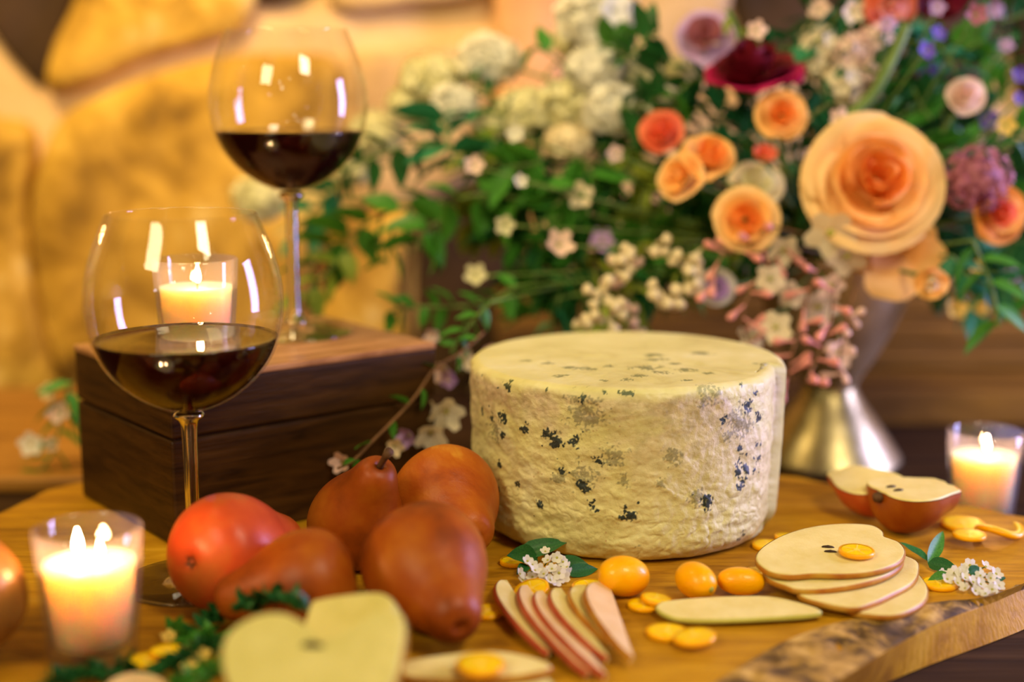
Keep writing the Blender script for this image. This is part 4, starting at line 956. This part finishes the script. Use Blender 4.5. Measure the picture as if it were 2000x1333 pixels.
bud_sprig([(1380, 480), (1330, 520), (1345, 550), (1310, 580), (1285, 565)], 'spray of plump cream buds left of the bluish white bloom', m_cream, m_leaf_lt, 'bud_spray', wb, 1.0, .0145, .34, 8, VT, m_leaf_lt)

# leafy stems
def leafy(px, label, m, name='leafy_stem', Z=1.08, Lf=.022, n=12, seed=0, group=None, to=None, Wr=.45, twig=m_stalk, dZ=0.0, pair=False, r=.0011):
    rr = random.Random(seed + 100); pts = [P(x, y, Z + dZ * i / max(1, len(px) - 1)) for i, (x, y) in enumerate(px)]; c = pts[0]
    o = thing(name, c, label, 'foliage', group)
    cc = catmull([p - c for p in pts], 8)
    link('stem', mesh(*tube(([jit(to) - c] if to is not None else []) + cc, r, 6), twig), o)
    lm = leafm(m, Wr, .25)
    for k in range(n):
        t = (k + .6) / n; i = min(int(t * (len(cc) - 1)), len(cc) - 2); p = cc[i]; d = (cc[i + 1] - cc[i]).normalized()
        s = d.cross(V((0, 1, .2))).normalized() * (1 if k % 2 else -1)
        v = d * .45 + s * .9 + V((rr.uniform(-.3, .3), rr.uniform(-.5, .5), rr.uniform(-.45, .15)))
        link('leaf', lm, o, p, qdir(v, rr.uniform(-.9, .9)), Lf * rr.uniform(.8, 1.2))
    return o
lb = 'leafy branches reaching left from the bouquet'
leafy([(1060, 400), (950, 380), (850, 400), (760, 415), (690, 455), (640, 490), (600, 540)], 'long green branch trailing left to the stem of the rear glass', m_leaf, n=18, Z=1.06, Lf=.036, seed=1, group=lb, to=VT, dZ=.03, Wr=.55)
leafy([(1050, 350), (960, 320), (860, 285), (780, 290), (700, 320), (660, 345)], 'dark green branch reaching left below the snowball blossoms', m_leaf_dk, n=16, Z=1.07, Lf=.027, seed=2, group=lb, to=VT, Wr=.5)
leafy([(900, 330), (880, 290), (870, 255), (865, 225)], 'upright tuft of deep green star-like leaves under the white blossoms', m_leaf_bl, n=9, Z=1.07, Lf=.036, seed=3, group=lb, Wr=.55)
leafy([(1010, 560), (950, 590), (880, 600), (810, 600), (760, 610)], 'low green branch reaching left just above the box corner', m_leaf, n=14, Z=1.04, Lf=.019, seed=4, group=lb, to=VT, Wr=.55)
leafy([(860, 430), (830, 450), (815, 490)], 'large lobed green leaves hanging in the middle of the left branch', m_leaf, n=6, Z=1.04, Lf=.034, seed=5, group=lb, Wr=.6)
leafy([(665, 360), (630, 390), (600, 430), (585, 470)], 'blue-green leaves behind the stem of the rear wine glass', m_leaf_bl, n=9, Z=1.16, Lf=.028, seed=6, group=lb, Wr=.55)
leafy([(690, 470), (650, 520), (610, 560), (590, 600)], 'yellow-green leaves hanging beside the stem of the rear glass', m_leaf_lt, n=8, Z=1.08, Lf=.028, seed=7, group=lb, Wr=.55)
leafy([(770, 440), (760, 480), (755, 520)], 'single hanging pointed leaf pair left of the lobed leaves', m_leaf, n=3, Z=1.06, Lf=.026, seed=8, group=lb, Wr=.4)
leafy([(1000, 230), (960, 190), (930, 165), (905, 140)], 'leaves between the two outermost snowball blossoms', m_leaf_dk, n=6, Z=1.12, Lf=.018, seed=9, group=lb)
leafy([(1130, 160), (1080, 110), (1040, 90)], 'pair of green leaves against the orange stone', m_leaf, n=4, Z=1.10, Lf=.022, seed=10, group=lb, Wr=.6)
leafy([(960, 590), (930, 620), (900, 660), (880, 690)], 'green stem hanging over the corner of the box', m_leaf, n=8, Z=.97, Lf=.018, seed=11, group=lb, to=V(P(1010, 560, 1.03)))
leafy([(1100, 560), (1080, 620), (1070, 660)], 'dark bluish leaves hanging behind the left side of the cheese top', m_leaf_bl, n=4, Z=1.06, Lf=.020, seed=12, group=lb, Wr=.55)
fg = 'filler greenery packed in the bouquet'
rr = random.Random(5)
MARKS = [(1160, 50, 'the top centre white blossom'), (1030, 225, 'the flat cream blossom'), (1290, 258, 'the coral rosebud'), (1386, 300, 'the orange rose'), (1328, 345, 'the light orange rose'), (1456, 428, 'the peach spray rose'), (1712, 345, 'the large peach rose'), (1468, 128, 'the burgundy ranunculus'), (1527, 222, 'the small peach rose'), (1376, 70, 'the ruffled mauve bloom'), (1742, 8, 'the coral pink top bloom'), (1842, 0, 'the dark red top bloom'), (1905, 352, 'the mauve lilac'), (1956, 415, 'the coral rose at the right'), (1885, 186, 'the small pale pink bloom'), (1810, 120, 'the violet blossom pair'), (1640, 130, 'the pale blossom clusters'), (1135, 385, 'the cream blossom in mid foliage'), (1090, 480, 'the dusky pink blossom'), (930, 540, 'the yellowish low blossom'), (925, 325, 'the pale pink blossom at the left'), (1200, 300, 'the pinkish blossom by the coral bud'), (1205, 530, 'the round bud spray'), (1330, 550, 'the plump bud spray'), (1930, 580, 'the narrow hanging leaves'), (985, 440, 'the yellow-green blossom'), (1990, 170, 'the violet blossoms at the right edge'), (1015, 355, 'the small white blossom'), (1255, 150, 'the cream blossom beside the white column'), (1940, 40, 'the lilac blossom of the top right corner')]
USED = {}
def filler_label(x, y, m):
    d = min(MARKS, key=lambda q: (q[0] - x) ** 2 + (q[1] - y) ** 2)
    side = ('above' if y < d[1] else 'below') if abs(y - d[1]) > abs(x - d[0]) else ('left of' if x < d[0] else 'right of')
    t = '%s leaf stem %s %s' % (m.name.replace('_leaf', '').replace('_', ' '), side, d[2]); k = USED.get(t, 0); USED[t] = k + 1
    return t if k == 0 else ('further ' if k == 1 else 'outermost ' if k == 2 else 'faint ') + t
def filler(x, y, m, k, Lf=.024, n=11, Z=None, w=1.0):
    a = rr.uniform(0, 6.28); L = rr.uniform(60, 110)
    ddx, ddy = cos(a) * L, sin(a) * L * .8
    leafy([(x - ddx / 2, y - ddy / 2), (x + rr.uniform(-15, 15), y + rr.uniform(-15, 15)), (x + ddx / 2, y + ddy / 2)], filler_label(x, y, m), m, name='leafy_stem', n=n, Z=Z or rr.uniform(1.05, 1.13), Lf=Lf * 1.25, seed=k + 200, group=fg, Wr=rr.choice((.4, .5, .6)))
k = 0
for y in range(330, 600, 52):
    for x in range(930 + (y % 104) // 2, 1500, 74):
        if y > 470 and x < 1010: continue
        if y > 540 and x > 1260: continue
        m = rr.choice((m_leaf, m_leaf, m_leaf_dk, m_leaf_dk, m_leaf_lt)); filler(x + rr.uniform(-15, 15), y + rr.uniform(-12, 12), m, k); k += 1
for (x, y) in [(1240, 250), (1330, 220), (1350, 170), (1230, 300), (1180, 260), (1050, 300), (1000, 310), (1260, 90), (1200, 100), (1180, 180), (1250, 200), (1400, 230), (1430, 340), (1440, 270), (1470, 210), (1560, 260), (1575, 330), (1560, 180), (1610, 210), (1540, 90), (1590, 50), (1660, 200), (1700, 230), (1740, 150), (1760, 220), (1800, 200), (1780, 60), (1850, 120), (1900, 100), (1930, 60), (1960, 130), (1880, 240), (1850, 200), (1840, 280), (1900, 200), (1985, 260), (1960, 310), (1990, 340), (1870, 300), (1870, 440), (1900, 490), (1880, 540), (1940, 500), (1990, 480), (1545, 400), (1560, 470), (1590, 420), (1520, 400), (1790, 480), (1850, 490), (1800, 20), (1690, 40), (1620, 60), (1990, 20), (1960, 450), (1820, 320), (1410, 440), (1350, 450), (1990, 560), (1930, 570)]:
    m = rr.choice((m_leaf, m_leaf_dk, m_leaf_dk, m_leaf_bl)); filler(x, y, m, k, Lf=.021, n=10); k += 1
leafy([(1640, 240), (1700, 190), (1740, 120), (1770, 50)], 'thick bright green stalk slanting up behind the pale clusters', m_leaf_lt, n=3, Z=1.03, Lf=.02, seed=21, group='green stalks and hanging leaves at the right', r=.0045, twig=m_stalk)
leafy([(1900, 470), (1925, 530), (1940, 570), (1950, 640)], 'narrow bright green leaves hanging right of the vase', m_leaf, n=7, Z=.99, Lf=.030, seed=22, group='green stalks and hanging leaves at the right', Wr=.38, to=VT)
leafy([(1860, 500), (1900, 545), (1960, 560), (2010, 545)], 'leafy spray spreading to the right edge above the yellow blossoms', m_leaf_bl, n=10, Z=1.0, Lf=.022, seed=23, group='green stalks and hanging leaves at the right', to=VT)
leafy([(1820, 300), (1880, 310), (1950, 290), (2010, 270)], 'fine green spray above the mauve lilac', m_leaf_dk, n=10, Z=1.02, Lf=.018, seed=24, group='green stalks and hanging leaves at the right', Wr=.35)
leafy([(1420, 20), (1440, 60), (1450, 110)], 'thin green stalk rising left of the ranunculus', m_leaf_lt, n=3, Z=1.05, Lf=.014, seed=25, group='green stalks and hanging leaves at the right', r=.002)

# trailing sprig with white and lilac flowers between box and cheese
tr = leafy([(945, 650), (900, 690), (850, 720), (815, 770), (780, 810), (730, 860), (690, 900), (660, 915)], 'trailing twig with white flowers hanging between the box and the cheese', m_leaf, n=9, Z=.97, Lf=.015, seed=31, twig=m_twig, dZ=-.10, r=.0009)
tf = [(950, 685, 17, 1.0, m_palepink, 'pale flower touching the upper left rim of the cheese'), (905, 700, 17, .99, m_cream, 'cream flower near the top of the trailing twig'), (868, 722, 18, .98, m_palepink, 'cream flower halfway along the trailing twig'), (880, 745, 14, .98, m_lilac, 'lilac-tinged flower below the cream one on the twig'),
      (835, 800, 22, .95, m_cream, 'creamy flower left in the bright white bunch'), (872, 805, 27, .95, m_white, 'large bluish white flower in the bunch left of the cheese'), (842, 845, 26, .94, m_white, 'white flower lowest in the bunch above the large pear'), (800, 850, 17, .93, m_lilac, 'lilac white flower left of the lowest one'),
      (770, 872, 15, .92, m_cream, 'small cream flower just above the large pear'), (668, 903, 17, .90, m_palepink, 'pale flower at the tip of the twig beside the brown pear'), (845, 655, 13, 1.0, m_palepink, 'tiny pink-white flower at the back corner of the box')]
for i, (x, y, r, Z, m, lb_) in enumerate(tf):
    blossom(P(x, y, Z), (random.uniform(-.5, .5), -1, random.uniform(-.3, .5)), r * Z / FPX * 1.25, m, lb_, 'flowers on the trailing twig', name='twig_flower', cup=1.0)
# sprig behind the box at the left
leafy([(140, 745), (125, 790), (115, 840), (100, 890), (70, 930)], 'sprig of narrow green leaves sticking out behind the left side of the box', m_leaf, n=11, Z=1.06, Lf=.024, seed=41, Wr=.35)
for i, (x, y, r, m, lb_) in enumerate([(112, 805, 20, m_palepink, 'pinkish white flower highest on the sprig behind the box'), (60, 868, 22, m_white, 'bluish white flower lower left on the sprig behind the box'), (95, 765, 16, m_creamg, 'greenish white flower at the top of the sprig behind the box'), (100, 868, 13, m_palepink, 'tiny pale flower between the narrow leaves behind the box')]):
    blossom(P(x, y, 1.06), (random.uniform(-.3, .3), -1, .2), r * 1.06 / FPX * 1.1, m, lb_, 'white flowers behind the box', name='sprig_flower')

# sprigs lying on the board
def board_sprig(center, leaves, fl, label, R=.0034, name='blossom_sprig', mf=m_white, sd=0):
    c = G(*center, .002); o = thing(name, c, label, 'flower'); rr = random.Random(sd)
    for (x0, y0, z0, x1, y1, z1, wr, m) in leaves:
        a = G(x0, y0, z0); b = G(x1, y1, z1); link('leaf', leafm(m, wr * 1.25, .12), o, a - c, qface(b - a, (rr.uniform(-.25, .25), -.75, .65)), (b - a).length * 1.05)
    g = floret_geo(1, 1, .45, .95); pm = mesh(g[0], g[1], mf, False); cm = mesh(*xf_core(.22, 1), m_cen)
    for (x, y, z) in fl:
        p = G(x, y, z) - c; d = V((rr.uniform(-.6, .6), rr.uniform(-.9, -.2), rr.uniform(.3, 1))).normalized(); q = to_quat(d, rr.uniform(0, 6)); s = R * rr.uniform(.85, 1.15)
        f = link('floret', cm, o, p, q, s)
        for k in range(5): link('petal', pm, f, None, Quaternion((0, 0, 1), 2 * pi * k / 5))
        link('pedicel', mesh(*tube([p, lerp(p, V((0, .006, .0)), .6)], .0004, 5), m_stalk), o)
    return o
rr = random.Random(9)
fl1 = [(1065, 1078, .013), (1030, 1097, .011), (1040, 1104, .010), (1070, 1095, .011), (1088, 1090, .012), (1100, 1098, .010), (1108, 1108, .009), (1015, 1122, .006), (1022, 1135, .003), (1040, 1128, .005), (1052, 1112, .009), (1062, 1122, .007), (1078, 1112, .009), (1092, 1120, .007), (1100, 1128, .004), (1075, 1134, .004), (1058, 1138, .003), (1085, 1136, .003), (1045, 1115, .009), (1110, 1120, .005)]
board_sprig((1060, 1120), [(1010, 1085, .004, 1102, 1056, .014, .30, m_leaf_dk), (1050, 1090, .004, 1000, 1082, .012, .42, m_leaf_dk), (1090, 1105, .004, 1145, 1100, .006, .5, m_leaf_dk), (1105, 1122, .002, 1168, 1108, .003, .32, m_leaf_dk), (1030, 1105, .003, 1012, 1118, .003, .4, m_leaf_dk)], fl1, 'sprig of tiny white blossoms with dark leaves at the left foot of the cheese', sd=1)
fl2 = [(1850, 1132, .005), (1865, 1120, .007), (1880, 1112, .008), (1895, 1105, .009), (1905, 1115, .008), (1915, 1125, .007), (1925, 1108, .008), (1885, 1130, .006), (1870, 1140, .004), (1900, 1138, .005), (1915, 1142, .004), (1935, 1130, .005), (1945, 1122, .006), (1950, 1145, .003), (1938, 1152, .002), (1885, 1150, .003), (1905, 1155, .002), (1840, 1122, .003), (1925, 1160, .002), (1878, 1122, .007)]
board_sprig((1890, 1130), [(1815, 1098, .003, 1760, 1052, .009, .17, m_leaf_bl), (1812, 1100, .003, 1848, 1034, .015, .19, m_leaf), (1812, 1100, .003, 1868, 1110, .005, .36, m_leaf_dk), (1860, 1130, .003, 1812, 1140, .002, .5, m_leaf), (1930, 1130, .002, 1965, 1128, .002, .4, m_leaf_dk), (1890, 1120, .008, 1920, 1112, .009, .5, m_leaf_dk)], fl2, 'sprig of small white blossoms with pointed leaves at the right of the slice stack', sd=2)
# blurred green sprigs front left
def bushy(pxs, label, m, n, Lf, seed, h0=.004, h1=.02):
    r2 = random.Random(seed); pts = [G(x, y, lerp(h0, h1, i / (len(pxs) - 1))) for i, (x, y) in enumerate(pxs)]; c = pts[0]
    o = thing('thyme_sprig', c, label, 'foliage', 'green sprigs at the front left'); cc = catmull([p - c for p in pts], 8)
    link('stem', mesh(*tube(cc, .0010, 6), m_stalk), o); lm = leafm(m, .5, .2)
    for k in range(n):
        p = cc[int((k + .5) / n * (len(cc) - 1))]; v = V((r2.uniform(-1, 1), r2.uniform(-1, .4), r2.uniform(-.1, 1)))
        q = p + V((0, 0, 0)); link('leaf', lm, o, q, qdir(v, r2.uniform(0, 6)), Lf * r2.uniform(.7, 1.25))
bushy([(380, 1245), (410, 1215), (440, 1195), (475, 1180), (510, 1165)], 'dark green sprig in front of the russet pear, left part', m_leaf_dk, 60, .0095, 1, .004, .020)
bushy([(470, 1190), (515, 1170), (560, 1175), (605, 1195)], 'dark green sprig arching over the large cut half', m_leaf_dk, 60, .0095, 2, .022, .030)
bushy([(420, 1260), (380, 1280), (340, 1300), (290, 1320)], 'green sprig lying between the left candle and the cut half', m_leaf_dk, 64, .009, 3, .004, .006)
bushy([(470, 1300), (430, 1310), (390, 1330), (340, 1345)], 'green sprig at the bottom edge left of the cut half', m_leaf, 56, .009, 4, .003, .005)
bushy([(250, 1300), (190, 1320), (130, 1330), (80, 1345)], 'green sprig along the bottom edge under the left candle', m_leaf_dk, 50, .009, 5, .003, .004)
bushy([(340, 1235), (360, 1250), (390, 1255), (425, 1245)], 'small olive sprig right of the left candle', m_leaf, 24, .010, 6, .004, .006)
for i, (x, y, z) in enumerate([(330, 1245, .005), (395, 1280, .006), (370, 1305, .005)]):
    blossom(G(x, y, z), (0, -.5, 1), .0042, m_yel, ['orange-yellow petals in the sprig right of the left candle', 'orange-yellow petals left of the large cut half', 'yellow petals at the bottom in the green sprigs'][i], 'yellow blossoms in the front sprigs', name='yellow_blossom')
